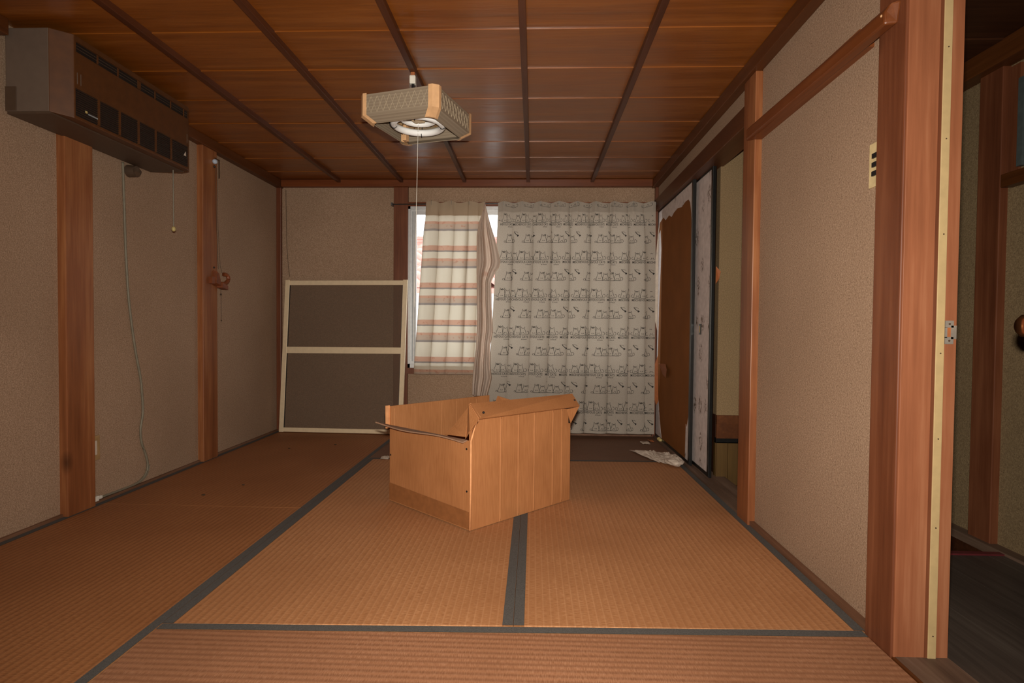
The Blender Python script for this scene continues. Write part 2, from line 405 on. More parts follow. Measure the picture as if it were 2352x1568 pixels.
# closet dado: boards, gap, wainscot planks
cp = struct(box(WR + .075, HX, 3.09, 3.105, .302, .349).build('trim_1', M['trimy']), 'brown rail above the closet wainscot')
struct(box(WR + .075, HX, 3.095, 3.105, .222, .301).build('trim_2', M['trimy']))
struct(box(WR + .075, HX, 3.10, 3.13, .195, .222).build('trim_3', M['black']))
wn = struct(box(WR + .075, HX, 3.11, 3.14, -.09, .205).build('wall_closet_dado', M['panelwood']))
for k in range(6):
    x0 = 2.975 + k * .06 - .0
    x0 = [2.972, 3.035, 3.097, 3.16, 3.30, 3.44][k]; x1 = [3.034, 3.096, 3.159, 3.299, 3.439, 3.70][k]
    box(x0 + .0008, x1 - .0008, 3.100, 3.112, -.03, .200).build('plank', M['panelwood'], wn)
struct(box(WR + .125, HX, 2.56, 3.10, -.09, -.034).build('floor_closet', M['trimx']))

# floor slabs
struct(box(WL, 3.02, YF, WB, -.10, -.052).build('floor', M['hallfloor']), 'boarded subfloor under the straw mats')
struct(box(WL, WR - .02, YF, .545, -.052, -.001).build('floor_threshold', M['hallfloor']))
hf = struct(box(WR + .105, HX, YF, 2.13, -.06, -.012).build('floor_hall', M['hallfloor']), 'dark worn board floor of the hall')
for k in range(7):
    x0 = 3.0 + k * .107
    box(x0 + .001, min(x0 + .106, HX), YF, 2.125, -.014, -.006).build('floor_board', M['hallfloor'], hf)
struct(box(WR + .09, HX - .05, 2.11, 2.135, -.02, .0).build('trim_4', M['steplip']), 'dark red nosing at the edge of the hall step')
struct(box(WR + .09, HX, 2.13, 2.50, -.24, -.18).build('floor_step', M['darkwood']), 'dark lower step beyond the hall floor')
struct(box(HX - .045, HX, 2.13, 2.50, -.20, -.028).build('trim_26', M['darkwood']))
struct(box(HX - .05, HX, .60, 2.50, -.028, .004).build('baseboard_hall', M['sill']), 'worn grey skirting along the hall wall')
# ceilings
ce = struct(box(WL - .1, WR + .2, YF, WB + .1, 1.95, 2.0).build('ceiling', M['board']), 'orange brown boarded ceiling with battens')
for k in range(-9, 8):
    y0 = 2.14 + .32 * k; y1 = min(y0 + .325, WB)
    if y0 > WB - .02: continue
    # lapped boards: front edge hangs lower and shows its end to the camera
    m = MB().hexa([(WL, y0, 1.9315), (WL, y1, 1.9355), (WR, y1, 1.9355), (WR, y0, 1.9315)],
                  [(WL, y0, 1.9355), (WL, y1, 1.9395), (WR, y1, 1.9395), (WR, y0, 1.9355)])
    m.build('ceiling_board', M['board'], ce)
for k in range(1, 6):
    x = k * W / 6
    box(x - .013, x + .013, YF, 4.285, 1.908, 1.9375).build('ceiling_batten', M['batten'], ce, bevel=.002)
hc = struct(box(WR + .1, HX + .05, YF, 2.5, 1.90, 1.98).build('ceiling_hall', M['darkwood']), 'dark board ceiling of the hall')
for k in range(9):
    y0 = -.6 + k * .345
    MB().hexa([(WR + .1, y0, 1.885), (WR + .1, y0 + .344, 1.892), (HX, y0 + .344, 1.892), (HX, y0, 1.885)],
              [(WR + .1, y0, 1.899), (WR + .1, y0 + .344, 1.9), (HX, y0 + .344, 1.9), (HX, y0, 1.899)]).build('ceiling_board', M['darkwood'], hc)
# mouldings under the ceiling
struct(MB().box(WL, WL + .045, YF, 2.03, 1.872, 1.932).box(WL, WL + .045, 2.84, WB, 1.872, 1.932).build('trim_5', M['trimy'], bevel=.003), 'brown ceiling moulding on the left wall')
struct(box(WR - .045, WR, YF, WB, 1.872, 1.932).build('trim_6', M['trimy'], bevel=.003), 'brown ceiling moulding on the right wall')
struct(box(WL + .045, WR - .045, WB - .045, WB, 1.878, 1.932).build('trim_7', M['trimx'], bevel=.003), 'brown ceiling moulding on the back wall')
struct(box(HX - .07, HX, YF, 2.5, 1.81, 1.89).build('trim_8', M['trimy'], bevel=.003))

# posts (each its own)
def post(name, x0, x1, y0, y1, z0, z1, mat='post', label=None, bev=.003):
    return struct(box(x0, x1, y0, y1, z0, z1).build(name, M[mat], bevel=bev), label)
post('trim_9', WL - .02, .020, 2.283, 2.433, -.0, 1.873, 'post', 'reddish wooden post on the left wall under the air conditioner')
post('trim_10', WL - .02, .020, 3.262, 3.412, -.0, 1.873, 'post', 'reddish wooden post on the left wall between air conditioner and corner')
post('trim_11', WL - .0, .022, 4.285, WB, 0, 1.878, 'postd', 'slim wooden post in the back left corner')
post('trim_12', .896, 1.006, 4.285, WB, 0, 1.878, 'postd', 'wooden post on the back wall left of the window')
post('trim_13', 2.872, WR, 4.272, WB, 0, 1.873, 'postd')
post('trim_14', 2.868, 2.96, 2.365, 2.49, -.05, 1.873, 'post', 'slim wooden post between right wall and closet opening')
# big post by the door: body, rebated front with draught strip
pb = post('trim_15', 2.868, 3.003, 1.424, 1.5345, -.05, 1.96, 'postd', 'thick reddish wooden door post in the right foreground')
box(2.872, 3.003, 1.4185, 1.4245, .0, 1.95).build('jamb_board', M['jamb'], pb, bevel=.001)  # separate jamb wood; its lighter tone also imitates stronger flash on this face
box(2.952, 2.972, 1.4145, 1.419, .0, 1.95).build('draught_strip', M['yellowstrip'], pb, bevel=.001)
box(2.945, 2.952, 1.4165, 1.419, .0, 1.95).build('rebate_bead', M['postd'], pb)
mm = MB()
for z in (.06, .33, .55, .76, 1.05, 1.28, 1.5): mm.tube([(2.963, 1.4135, z), (2.963, 1.4147, z)], .0018, 8)
mm.build('strip_nails', M['cord_brown'], pb)['kind'] = 'stuff'
sp = MB()
sp.box(2.974, 2.994, 1.4160, 1.4190, .823, .840).box(2.974, 2.994, 1.4160, 1.4190, .783, .800).box(2.988, 3.001, 1.4160, 1.4190, .795, .828).box(2.974, 2.979, 1.4160, 1.4190, .798, .824)
sk = sp.build('strike_plate', M['steel'], pb); sk['label'] = 'small steel strike plate'
for z in (.832, .791): MB().tube([(2.984, 1.4153, z), (2.984, 1.4163, z)], .0026, 10).build('screw', M['cord_brown'], sk)
box(2.979, 2.988, 1.4175, 1.4190, .800, .823).build('latch_recess', M['orange'], sk)
# hall post, window, sill rail
post('trim_16', HX - .03, HX + .01, 2.205, 2.315, -.012, 1.85, 'postd', 'dark wooden post on the hall wall')
post('trim_17', HX - .045, HX, .9, 2.185, 1.352, 1.400, 'trimy', 'dark wooden rail below the small hall window')
wh = struct(box(HX - .012, HX + .004, 2.15, 2.2, 1.40, 1.80).build('window_2', M['postd']), 'small high hall window beside the dark post')
box(HX - .02, HX, 2.125, 2.148, 1.42, 1.74).build('window_frame', M['dimalu'], wh)
for k in range(6): box(HX - .018, HX - .004, 2.10 - k * .03, 2.112 - k * .03, 1.42, 1.74).build('grille_bar', M['dimalu'], wh)
box(HX - .003, HX + .002, 1.6, 2.126, 1.42, 1.74).build('window_pane', M['frost'], wh)

# lintels and sills of the right opening
struct(box(2.872, 2.985, 2.49, WB, 1.692, 1.782).build('trim_18', M['trimy'], bevel=.003), 'dark wooden lintel over the sliding closet doors')
sl = MB().box(2.880, 2.897, 2.49, WB, -.05, .012).box(2.897, 2.915, 2.49, WB, -.05, .006).box(2.915, 2.925, 2.49, WB, -.05, .012).box(2.925, 2.945, 2.49, WB, -.05, .006).box(2.945, 3.02, 2.49, WB, -.05, .012)
struct(sl.build('trim_19', M['sill']), 'worn grooved sill under the sliding doors')
struct(box(2.925, 2.95, 2.49, 2.505, .012, 1.70).build('trim_20', M['black']))
struct(box(2.876, 2.897, 1.535, 2.365, -.05, .018).build('baseboard_right', M['strip']), 'wooden strip between mats and right wall')
struct(box(WL, -.002, YF, WB, -.05, .012).build('baseboard_left', M['strip']), 'thin wooden strip between mats and left wall')
struct(box(2.876, 3.005, -.6, 1.42, -.05, .004).build('trim_21', M['sill']), 'worn grey wooden threshold at the door post')
struct(box(2.868, 2.876, -.6, 1.42, -.05, .003).build('trim_22', M['trimy']))
struct(box(WL, 2.87, WB - .022, WB, -.05, .012).build('baseboard_back', M['strip']))
# beam bar along the right wall
bar = MB().hexa([(2.842, 2.392, 1.598), (2.842, 2.392, 1.640), (2.852, 2.392, 1.650), (2.869, 2.392, 1.650), (2.869, 2.392, 1.598)],
                [(2.838, 1.462, 1.580), (2.838, 1.462, 1.612), (2.848, 1.450, 1.628), (2.869, 1.444, 1.632), (2.869, 1.456, 1.580)])
rl = struct(bar.build('trim_23', M['raily'], bevel=.005), 'brown wooden rail fixed across the right wall from post to post')
box(2.855, 2.896, 1.60, 2.36, 1.592, 1.640).build('backing_strip', M['raily'], rl)
MB().sphere((2.839, 1.475, 1.607), .0035).build('nail_head', M['ltwood'], rl)

# back wall lintel (thin, above the window)
struct(box(1.006, 2.872, 4.288, WB, 1.735, 1.765).build('trim_24', M['trimx']), 'thin brown lintel above the curtain rod')
struct(box(1.006, 2.84, 4.285, WB + .02, .455, .500).build('trim_25', M['postd']), 'brown wooden window sill rail')

# ---------------------------------------------------------------- window with sliding sashes
win = struct(MB().box(1.006, 1.022, WB - .012, WB + .09, .50, 1.735).box(2.80, 2.83, WB - .012, WB + .09, .50, 1.735)
             .box(1.006, 2.83, WB - .012, WB + .09, 1.715, 1.735).box(1.006, 2.83, WB - .012, WB + .09, .50, .530).build('window_1', M['alu']), 'aluminium sliding window behind the two curtains')
def sash(x0, x1, y):
    s = MB().box(x0, x0 + .042, y, y + .022, .53, 1.716).box(x1 - .042, x1, y, y + .022, .53, 1.716).box(x0 + .042, x1 - .042, y, y + .022, .53, .575).box(x0 + .042, x1 - .042, y, y + .022, 1.676, 1.716).build('sash', M['alu'], win)
    MB().box(x0 + .010, x0 + .018, y - .003, y + .001, .55, 1.70).box(x0 + .03, x0 + .036, y - .003, y + .001, .55, 1.70).build('sash_rib', M['alud'], s)
    MB().poly([(x0 + .04, y + .011, .57), (x1 - .04, y + .011, .57), (x1 - .04, y + .011, 1.68), (x0 + .04, y + .011, 1.68)]).build('glass_pane', M['glass'], s)
sash(1.022, 1.93, WB + .01); sash(1.90, 2.80, WB + .045)

# ---------------------------------------------------------------- straw mats
def quad_mat(label, P, borders, mat):
    """P: corners (x0y0, x1y0, x1y1, x0y1); borders: list of sides 'W','E','S','N'"""
    cx = sum(p[0] for p in P) / 4; cy = sum(p[1] for p in P) / 4
    t = thing('tatami_mat', label, 'mat', (cx, cy, -.05), 'tatami mats on the floor')
    t['group'] = 'tatami mats on the floor'
    bw = .029
    def L(a, b, s): return (a[0] + (b[0] - a[0]) * s, a[1] + (b[1] - a[1]) * s)
    sw, se, ne, nw = P
    wx = se[0] - sw[0]; hy = nw[1] - sw[1]
    fw = bw / wx if 'W' in borders else 0; fe = bw / wx if 'E' in borders else 0
    fs = bw / hy if 'S' in borders else 0; fn = bw / hy if 'N' in borders else 0
    def q(u, v): a = L(sw, se, u); b_ = L(nw, ne, u); return L(a, b_, v)
    def slab(u0, u1, v0, v1, z0, z1, nm, mt, bev):
        c = [q(u0, v0), q(u1, v0), q(u1, v1), q(u0, v1)]
        return MB().hexa([(x, y, z0) for x, y in c], [(x, y, z1) for x, y in c]).build(nm, mt, t, bevel=bev)
    slab(0, 1, 0, 1, -.050, -.004, 'straw_core', M['tat_y'], 0)
    s = slab(fw, 1 - fe, fs, 1 - fn, -.004, 0, 'woven_surface', M[mat], .001)
    for side in borders:
        u0, u1, v0, v1 = {'W': (0, fw, 0, 1), 'E': (1 - fe, 1, 0, 1), 'S': (0, 1, 0, fs), 'N': (0, 1, 1 - fn, 1)}[side]
        # the cloth border waves a little where the mats have lifted
        n = 40; mb = MB()
        for k in range(n):
            a = k / n; b_ = (k + 1) / n
            if side in 'WE':
                va, vb = v0 + (v1 - v0) * a, v0 + (v1 - v0) * b_
                c = [q(u0, va), q(u1, va), q(u1, vb), q(u0, vb)]
            else:
                ua, ub = u0 + (u1 - u0) * a, u0 + (u1 - u0) * b_
                c = [q(ua, v0), q(ub, v0), q(ub, v1), q(ua, v1)]
            zz = [.0012 + .0006 * noise.noise(Vector((x * 6, y * 6, 2))) for x, y in c]
            mb.poly([(x, y, z) for (x, y), z in zip(c, zz)])
        o = mb.build('cloth_border', M['heri'], t)
    return t
G = .0012
quad_mat('long straw mat along the left wall, its far end under the screen door', [(0, 2.472), (.964, 2.468), (.962, 4.27), (0, 4.27)], ['W', 'E'], 'tat_left')
quad_mat('long straw mat in the near left corner of the floor', [(0, .55), (.966, .55), (.964, 2.466), (0, 2.470)], ['W', 'E'], 'tat_left')
quad_mat('straw mat under the left half of the cardboard box', [(.966, 1.482), (1.9205, 1.522), (1.922, 3.435), (.964, 3.412)], ['W', 'E'], 'tat_y')
quad_mat('straw mat beside the right wall, with the box corner on its far left', [(1.922, 1.522), (2.875, 1.546), (2.876, 3.462), (1.9235, 3.435)], ['W', 'E'], 'tat_y')
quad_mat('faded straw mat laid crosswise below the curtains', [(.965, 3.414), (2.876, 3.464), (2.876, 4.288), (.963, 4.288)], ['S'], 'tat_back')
quad_mat('straw mat laid crosswise in the foreground', [(.968, .55), (2.866, .55), (2.866, 1.544), (.968, 1.480)], ['N'], 'tat_x')

# ---------------------------------------------------------------- curtains
RZ = 1.745
rod = MB().tube([(.892, 4.240, RZ - .008), (1.9, 4.238, RZ), (2.868, 4.240, RZ - .004)], .0045, 8).build('curtain_rod', M['rod'], smooth=True)
tag(rod, 'thin steel curtain rod across the back wall above both curtains', 'curtain rod')
MB().box(.888, .900, 4.230, 4.286, RZ - .018, RZ + .004).build('rod_bracket', M['rod'], rod)
MB().box(2.855, 2.868, 4.230, 4.312, RZ - .014, RZ + .008).build('rod_bracket', M['rod'], rod)

def sst(a, b, x):
    x = max(0, min(1, (x - a) / (b - a))); return x * x * (3 - 2 * x)
class Curtain:
    def __init__(s, xt, xb, zt, zb, n, amp, yc, ov, hooks, seed):
        s.xt, s.xb, s.zt, s.zb, s.n, s.amp, s.yc, s.ov, s.hooks, s.seed = xt, xb, zt, zb, n, amp, yc, ov, hooks, seed
        N = 800; s.tab = [0.0]; p = s.S(0, .45)
        for i in range(1, N + 1):
            q = s.S(i / N, .45); s.tab.append(s.tab[-1] + math.hypot(q.x - p.x, q.y - p.y)); p = q
        s.len = s.tab[-1]; s.N = N
    def S(s, t, v):
        """t across, v 0 top .. 1 bottom"""
        x0 = s.xt[0] + (s.xb[0] - s.xt[0]) * v ** 1.2; x1 = s.xt[1] + (s.xb[1] - s.xt[1]) * v
        ph = 2 * PI * s.n * t + .9 * math.sin(5.1 * t + s.seed) + .45 * math.sin(11 * t + 2 * s.seed)
        g = .25 + .75 * sst(0.02, .22, v); a = s.amp * g * (.8 + .35 * math.sin(7 * t + s.seed * 3)) * (1 - .12 * v)
        ph += .5 * math.sin(1.7 * v + t * 9 + s.seed) * v
        dx = -s.ov * g * math.sin(ph) - .35 * s.ov * g * math.sin(2 * ph + 1)
        env = sst(0, .03, t) * sst(0, .03, 1 - t)
        x = x0 + (x1 - x0) * t + dx * env; y = s.yc + a * math.cos(ph) + .40 * a * math.cos(2 * ph + .6)
        z = s.zt + (s.zb - s.zt) * v
        # pinch pleats hung from hooks, cloth sagging between them
        d = min((abs(t - h) for h in s.hooks)); gap = s.hooks[1] - s.hooks[0]
        top = 1 - sst(0, .12, v)
        y -= .010 * top * math.exp(-(d / (.10 * gap)) ** 2)
        z -= .012 * (1 - sst(0, .08, v)) * sst(0, .5 * gap, d)
        y += .004 * noise.noise(Vector((t * 6, v * 5, s.seed)))
        return Vector((x, y, z))
    def t_of(s, u):
        u = max(0, min(s.len, u)); lo, hi = 0, s.N
        while hi - lo > 1:
            m = (lo + hi) // 2
            if s.tab[m] <= u: lo = m
            else: hi = m
        d = s.tab[hi] - s.tab[lo]; return (lo + (u - s.tab[lo]) / max(d, 1e-9)) / s.N
    def at(s, u, w, off=.0012):
        t = s.t_of(u); v = w / (s.zt - s.zb); p = s.S(t, v); e = .0015
        q = s.S(min(1, t + e), v) - s.S(max(0, t - e), v); n = Vector((q.y, -q.x, 0)).normalized()
        return p + n * off
    def u(s, t): return s.tab[int(round(t * s.N))]

cat_c = Curtain((1.700, 2.858), (1.618, 2.870), RZ + .004, .036, 8.6, .027, 4.200, .029, [.5 / 8.5 + k / 8.5 - .02 for k in range(9)], 1.3)
cc = thing('cat_print_curtain', 'long grey beige curtain printed with black cat drawings', 'curtain', (2.28, 4.2, RZ))
Hc_ = cat_c.zt - cat_c.zb
MB().grid(lambda u, v: cat_c.S(u, v), 330, 70, lambda u, v: (cat_c.u(u), v * Hc_)).build('curtain_cloth', M['catcloth'], cc, smooth=True)
MB().grid(lambda u, v: cat_c.at(cat_c.len * u, .0 + v * .075, .0007), 330, 3, lambda u, v: (cat_c.u(u), v)).build('header_tape', M['header'] if False else M['catcloth'], cc, smooth=True)

# printed motifs: generic cats as ink lines laid on the cloth
def cat_outline(cx, w_, h_, lean=0.0):
    h2 = w_ / 2
    P = [(-h2 * 1.12, .6), (-h2 * .85, 0), (h2 * .85, 0), (h2 * 1.12, .6), (h2 * 1.05, h_ * .28), (h2 * .80, h_ * .55), (h2 * .66, h_ * .74), (h2 * .74, h_ * 1.02), (h2 * .22, h_ * .80),
         (-h2 * .22, h_ * .79), (-h2 * .74, h_ * 1.04), (-h2 * .68, h_ * .74), (-h2 * .84, h_ * .55), (-h2 * 1.06, h_ * .28), (-h2 * 1.12, .6)]
    return [(cx + x + lean * y, y) for x, y in P]
def face(cx, y):
    L = []
    for s_ in (-1, 1):
        L.append(([(cx + s_ * .6 - .24, y), (cx + s_ * .6 + .24, y)], .5))
    L.append(([(cx - .3, y - .5), (cx, y - .32), (cx + .3, y - .5)], .13))
    return L
def arc(cx, cy, r, a0, a1, n=8, sy=1): return [(cx + r * math.cos(math.radians(a0 + (a1 - a0) * k / n)), cy + sy * r * math.sin(math.radians(a0 + (a1 - a0) * k / n))) for k in range(n + 1)]
lw = .27
TRI = [(cat_outline(-4.6, 4.2, 7.4, -.03), lw), (cat_outline(0, 4.8, 9.0, .05), lw), (cat_outline(4.5, 4.3, 8.0, -.04), lw)]
TRI += face(-4.4, 2.1) + face(.2, 2.0) + face(4.3, 2.4)
TRI += [(arc(-7.6, 2.0, 1.1, 300, 90, 10, 1.3), lw), (arc(7.7, 2.0, 1.1, -120, 110, 10, 1.4), lw), (arc(-3.2, .5, .6, 0, 180), lw * .8), (arc(-5.4, .5, .6, 0, 180), lw * .8),
        (arc(3.4, .6, .6, 0, 180), lw * .8), (arc(5.6, .6, .6, 0, 180), lw * .8), ([(-.9, 7.6), (.6, 8.5), (1.4, 7.8), (-.2, 7.3)], lw * 1.6), ([(-5.8, 6.4), (-4.8, 6.9), (-4.2, 6.2)], lw * 1.4)]
PAIR = [(cat_outline(-2.3, 4.4, 8.2, .04), lw), (cat_outline(2.5, 4.2, 7.2, -.02), lw)] + face(-2.1, 2.2) + face(2.7, 2.2)
PAIR += [(arc(-5.6, .9, .8, -90, 250, 12), lw), (arc(5.5, 1.8, 1.0, -120, 130, 10, 1.4), lw), ([(-4.9, .1), (4.9, -.1)], lw * .8), (arc(1.4, .5, .6, 0, 180), lw * .8), (arc(3.4, .5, .6, 0, 180), lw * .8),
         ([(-2.4, 7.1), (-1.2, 7.9), (-.2, 7.2), (-1.4, 6.7)], lw * 1.4), ([(1.6, 5.8), (2.6, 6.5), (3.4, 5.9)], lw * 1.2),
         ([(5.4, 11.0), (6.0, 9.6), (7.2, 8.2), (8.6, 7.2)], lw * 1.8), (arc(6.9, 9.6, 1.7, 130, -20, 8, .6), lw * .7), ([(8.3, 7.6), (9.3, 6.9), (8.7, 6.3), (8.3, 7.5)], lw * 3.2)]
def text_mesh(s, size, bold):
    cu = bpy.data.curves.new('t', 'FONT'); cu.body = s; cu.size = size; cu.offset = bold; cu.resolution_u = 2; cu.align_x = 'CENTER'
    o = bpy.data.objects.new('t', cu); C.objects.link(o); bpy.context.view_layer.update()
    me = bpy.data.meshes.new_from_object(o.evaluated_get(bpy.context.evaluated_depsgraph_get()))
    V = [tuple(v.co) for v in me.vertices]; F = [tuple(p.vertices) for p in me.polygons]
    bpy.data.objects.remove(o); bpy.data.curves.remove(cu); bpy.data.meshes.remove(me); return V, F
YS = .76
TRI = [([(x, y * YS) for x, y in p_], w_) for p_, w_ in TRI]; PAIR = [([(x, y * YS) for x, y in p_], w_) for p_, w_ in PAIR]
TXT = text_mesh('MISCHIEVOUS CATS', 2.35, .035)
TX2 = text_mesh('& friends', 1.1, .02)
def ink_polyline(mb, cur, pts, wd, U, V0):
    """pts in cm, y up; U,V0 motif base on the cloth in m"""
    P = []
    for a, b_ in zip(pts[:-1], pts[1:]):
        n = max(1, int(math.dist(a, b_) / .9))
        P += [(a[0] + (b_[0] - a[0]) * k / n, a[1] + (b_[1] - a[1]) * k / n) for k in range(n)]
    P.append(pts[-1]); h = wd / 2; base = len(mb.v); cnt = 0
    for i, p in enumerate(P):
        q0 = P[max(0, i - 1)]; q1 = P[min(len(P) - 1, i + 1)]; d = math.hypot(q1[0] - q0[0], q1[1] - q0[1]) or 1
        nx, ny = -(q1[1] - q0[1]) / d * h, (q1[0] - q0[0]) / d * h
        for s_ in (1, -1):
            mb.v.append(tuple(cur.at(U + (p[0] + s_ * nx) * .01, V0 - (p[1] + s_ * ny) * .01)))
        cnt += 1
    for i in range(cnt - 1): k = base + 2 * i; mb.f.append((k, k + 1, k + 3, k + 2))
def inside(cur, u, v): return 0.004 < u < cur.len - .004 and .0 < v < Hc_ - .004
ink = MB()
rowT = [.155 + .2775 * k for k in range(6)]; rowP = [.305 + .2775 * k for k in range(6)]
ncol = int(cat_c.len / .186) + 2
def stamp(lines, U, V0):
    for pts, wd in lines:
        if all(inside(cat_c, U + x * .01, V0 - y * .01) for x, y in pts): ink_polyline(ink, cat_c, pts, wd, U, V0)
for k in range(ncol):
    for r, V0 in enumerate(rowT):
        U = .06 + k * .186
        stamp(TRI, U, V0)
        for (V, F), (ox, oy) in ((TXT, (0, -2.2)), (TX2, (5.5, -3.6))):
            if not all(inside(cat_c, U + (x + ox) * .01, V0 - (y + oy) * .01) for x, y, z in V): 
                ok = False
                F = [f for f in F if all(inside(cat_c, U + (V[i][0] + ox) * .01, V0 - (V[i][1] + oy) * .01) for i in f)]
            base = len(ink.v); sx_ = .80
            ink.v += [tuple(cat_c.at(U + (x * (sx_ if oy > -3 else 1) + ox) * .01, V0 - (y + oy) * .01)) for x, y, z in V]
            ink.f += [tuple(base + i for i in f) for f in F]
    for r, V0 in enumerate([.035] + rowP):
        stamp(PAIR, .125 + k * .186, V0)
io = ink.build('printed_drawing', M['ink'], cc, recalc=False); io['kind'] = 'stuff'; io['label'] = 'black line drawings of cats with lettering'
for h in cat_c.hooks:
    p = cat_c.S(h, .0); MB().tube(catmull([(p.x, p.y - .001, p.z - .03), (p.x, p.y + .004, p.z + .004), (p.x, 4.236, RZ + .006), (p.x, 4.243, RZ + .004)], 3), .0012, 5).build('curtain_hook', M['rod'], cc)

str_c = Curtain((1.160, 1.604), (1.076, 1.560), RZ + .006, .463, 4.3, .022, 4.198, .024, [.10, .42, .74, 1.06], 2.1)
sc_ = thing('striped_curtain', 'short cream curtain with rust and grey stripes, hanging over the window', 'curtain', (1.38, 4.2, RZ))
Hs = str_c.zt - str_c.zb
MB().grid(lambda u, v: str_c.S(u, v), 150, 60, lambda u, v: (str_c.u(u), v * Hs + .0)).build('curtain_cloth', M['stripe'], sc_, smooth=True)
MB().grid(lambda u, v: str_c.at(str_c.len * u, .002 + v * .105, -.001), 150, 4, lambda u, v: (str_c.u(u), v * .05)).build('header_tape', M['header'], sc_, smooth=True)
MB().grid(lambda u, v: str_c.at(str_c.len * u, Hs - .062 + v * .06, -.0012), 150, 3, lambda u, v: (str_c.u(u), v * .05)).build('hem', M['header'], sc_, smooth=True)
for h in str_c.hooks[:3] + [.99]:
    p = str_c.S(h, .0); MB().tube(catmull([(p.x, p.y - .001, p.z - .03), (p.x, p.y + .004, p.z + .004), (p.x, 4.236, RZ + .006), (p.x, 4.243, RZ + .004)], 3), .0012, 5).build('curtain_hook', M['rod'], sc_)
# the right half of that curtain is turned over and hangs as a longer twisted bunch
EL = [(1.735, 1.598), (1.68, 1.590), (1.60, 1.565), (1.50, 1.545), (1.20, 1.545), (.90, 1.552), (.66, 1.545), (.52, 1.528), (.40, 1.520), (.315, 1.520)]
ER = [(1.735, 1.604), (1.68, 1.618), (1.58, 1.645), (1.48, 1.678), (1.38, 1.706), (1.305, 1.722), (1.265, 1.712), (1.235, 1.690), (1.16, 1.655), (.98, 1.660), (.80, 1.672), (.70, 1.655), (.55, 1.655), (.46, 1.668), (.40, 1.655), (.315, 1.632)]
def ev(T, z):
    for (z0, x0), (z1, x1) in zip(T[:-1], T[1:]):
        if z0 >= z >= z1: return x0 + (x1 - x0) * (z0 - z) / (z0 - z1)
    return T[-1][1]
def bunch(u, v):
    z = 1.735 - v * (1.735 - .315); x0, x1 = ev(EL, z), ev(ER, z)
    a = .028 * sst(0, .25, v)
    y = 4.165 + a * math.sin(2 * PI * 2.3 * u + 1.5 * v) + .35 * a * math.sin(2 * PI * 5.1 * u + 4 * v) - .02 * sst(0, .3, v)
    y += .012 * noise.noise(Vector((u * 4, v * 9, 5)))
    return Vector((x0 + (x1 - x0) * u, y, z - .02 * u * v))
MB().grid(bunch, 50, 70, lambda u, v: (u * .4, v * 1.4)).build('turned_over_edge', M['back'], sc_, smooth=True)

# ---------------------------------------------------------------- insect screen leaning on the back wall
sd = thing('screen_door', 'cream framed insect screen leaning on the back wall beside the window', 'screen door', (.5, 4.2, 0))
BL, BR, TL, TR = Vector((.036, 4.225, .004)), Vector((.992, 4.195, .004)), Vector((.072, 4.262, 1.165)), Vector((1.012, 4.262, 1.172))
def SF(u, v): a = BL.lerp(BR, u); b_ = TL.lerp(TR, u); return a.lerp(b_, v)
NS = (BR - BL).cross(TL - BL).normalized()   # towards the room
def spart(u0, u1, v0, v1, d0, d1): 
    q = [SF(u0, v0), SF(u1, v0), SF(u1, v1), SF(u0, v1)]; return MB().hexa([p + NS * d0 for p in q], [p + NS * d1 for p in q])
sw_ = .036
for a, b_ in ((0, sw_), (1 - sw_, 1)):
    st = spart(a, b_, 0, 1, -.008, .012).build('stile', M['screenframe'], sd, bevel=.002)
spart(.033, sw_ + .004, .02, .97, .0, .006).build('gasket', M['blk'], sd); spart(1 - sw_ - .004, 1 - .033, .02, .97, 0, .006).build('gasket', M['blk'], sd)
for a, b_ in ((0.002, .030), (.518, .560), (.965, .995)): spart(sw_, 1 - sw_, a, b_, -.007, .010).build('rail', M['screenframe'], sd, bevel=.002)
for a, b_ in ((.030, .518), (.560, .965)): spart(sw_, 1 - sw_, a, b_, 0, .0006).build('insect_mesh', M['net'], sd)
spart(.90, .955, .012, .026, .010, .014).build('roller_catch', M['cord_brown'], sd)

# ---------------------------------------------------------------- sliding closet doors
d1 = struct(box(2.899, 2.913, 3.365, 4.298, .010, 1.698).build('door_1', M['fcard']), 'sliding closet door with its printed paper torn off, bare brown board showing')
for y0, y1 in ((3.358, 3.386), (4.27, 4.30)): box(2.896, 2.916, y0, y1, .006, 1.700).build('frame_stile', M['black'], d1, bevel=.002)
for z0, z1 in ((.006, .030), (1.682, 1.700)): box(2.896, 2.916, 3.386, 4.27, z0, z1).build('frame_rail', M['black'], d1)
def pl(pts, x0, x1): return MB().hexa([(x0, y, z) for y, z in pts], [(x1, y, z) for y, z in pts])
top = [(3.386, 1.682), (4.27, 1.682), (4.27, 1.52), (4.23, 1.60), (4.12, 1.618), (4.05, 1.585), (3.95, 1.60), (3.88, 1.575), (3.82, 1.59), (3.72, 1.60), (3.62, 1.585), (3.53, 1.60), (3.46, 1.598), (3.42, 1.57), (3.395, 1.50), (3.386, 1.42)]
MB().prism([(2.8975, y, z) for y, z in top], (.0012, 0, 0)).build('paper_remnant', M['fpaper'], d1)
left = [(4.27, .03), (4.27, 1.52), (4.205, 1.54), (4.17, 1.40), (4.19, 1.20), (4.215, 1.0), (4.225, .80), (4.24, .62), (4.235, .45), (4.20, .30), (4.15, .16), (4.08, .03)]
MB().prism([(2.8975, y, z) for y, z in left], (.0012, 0, 0)).build('paper_remnant', M['fpaper'], d1)
MB().prism([(2.8975, y, z) for y, z in [(3.386, .03), (3.386, .30), (3.42, .22), (3.44, .24), (3.45, .03)]], (.0012, 0, 0)).build('paper_remnant', M['fpaper'], d1)
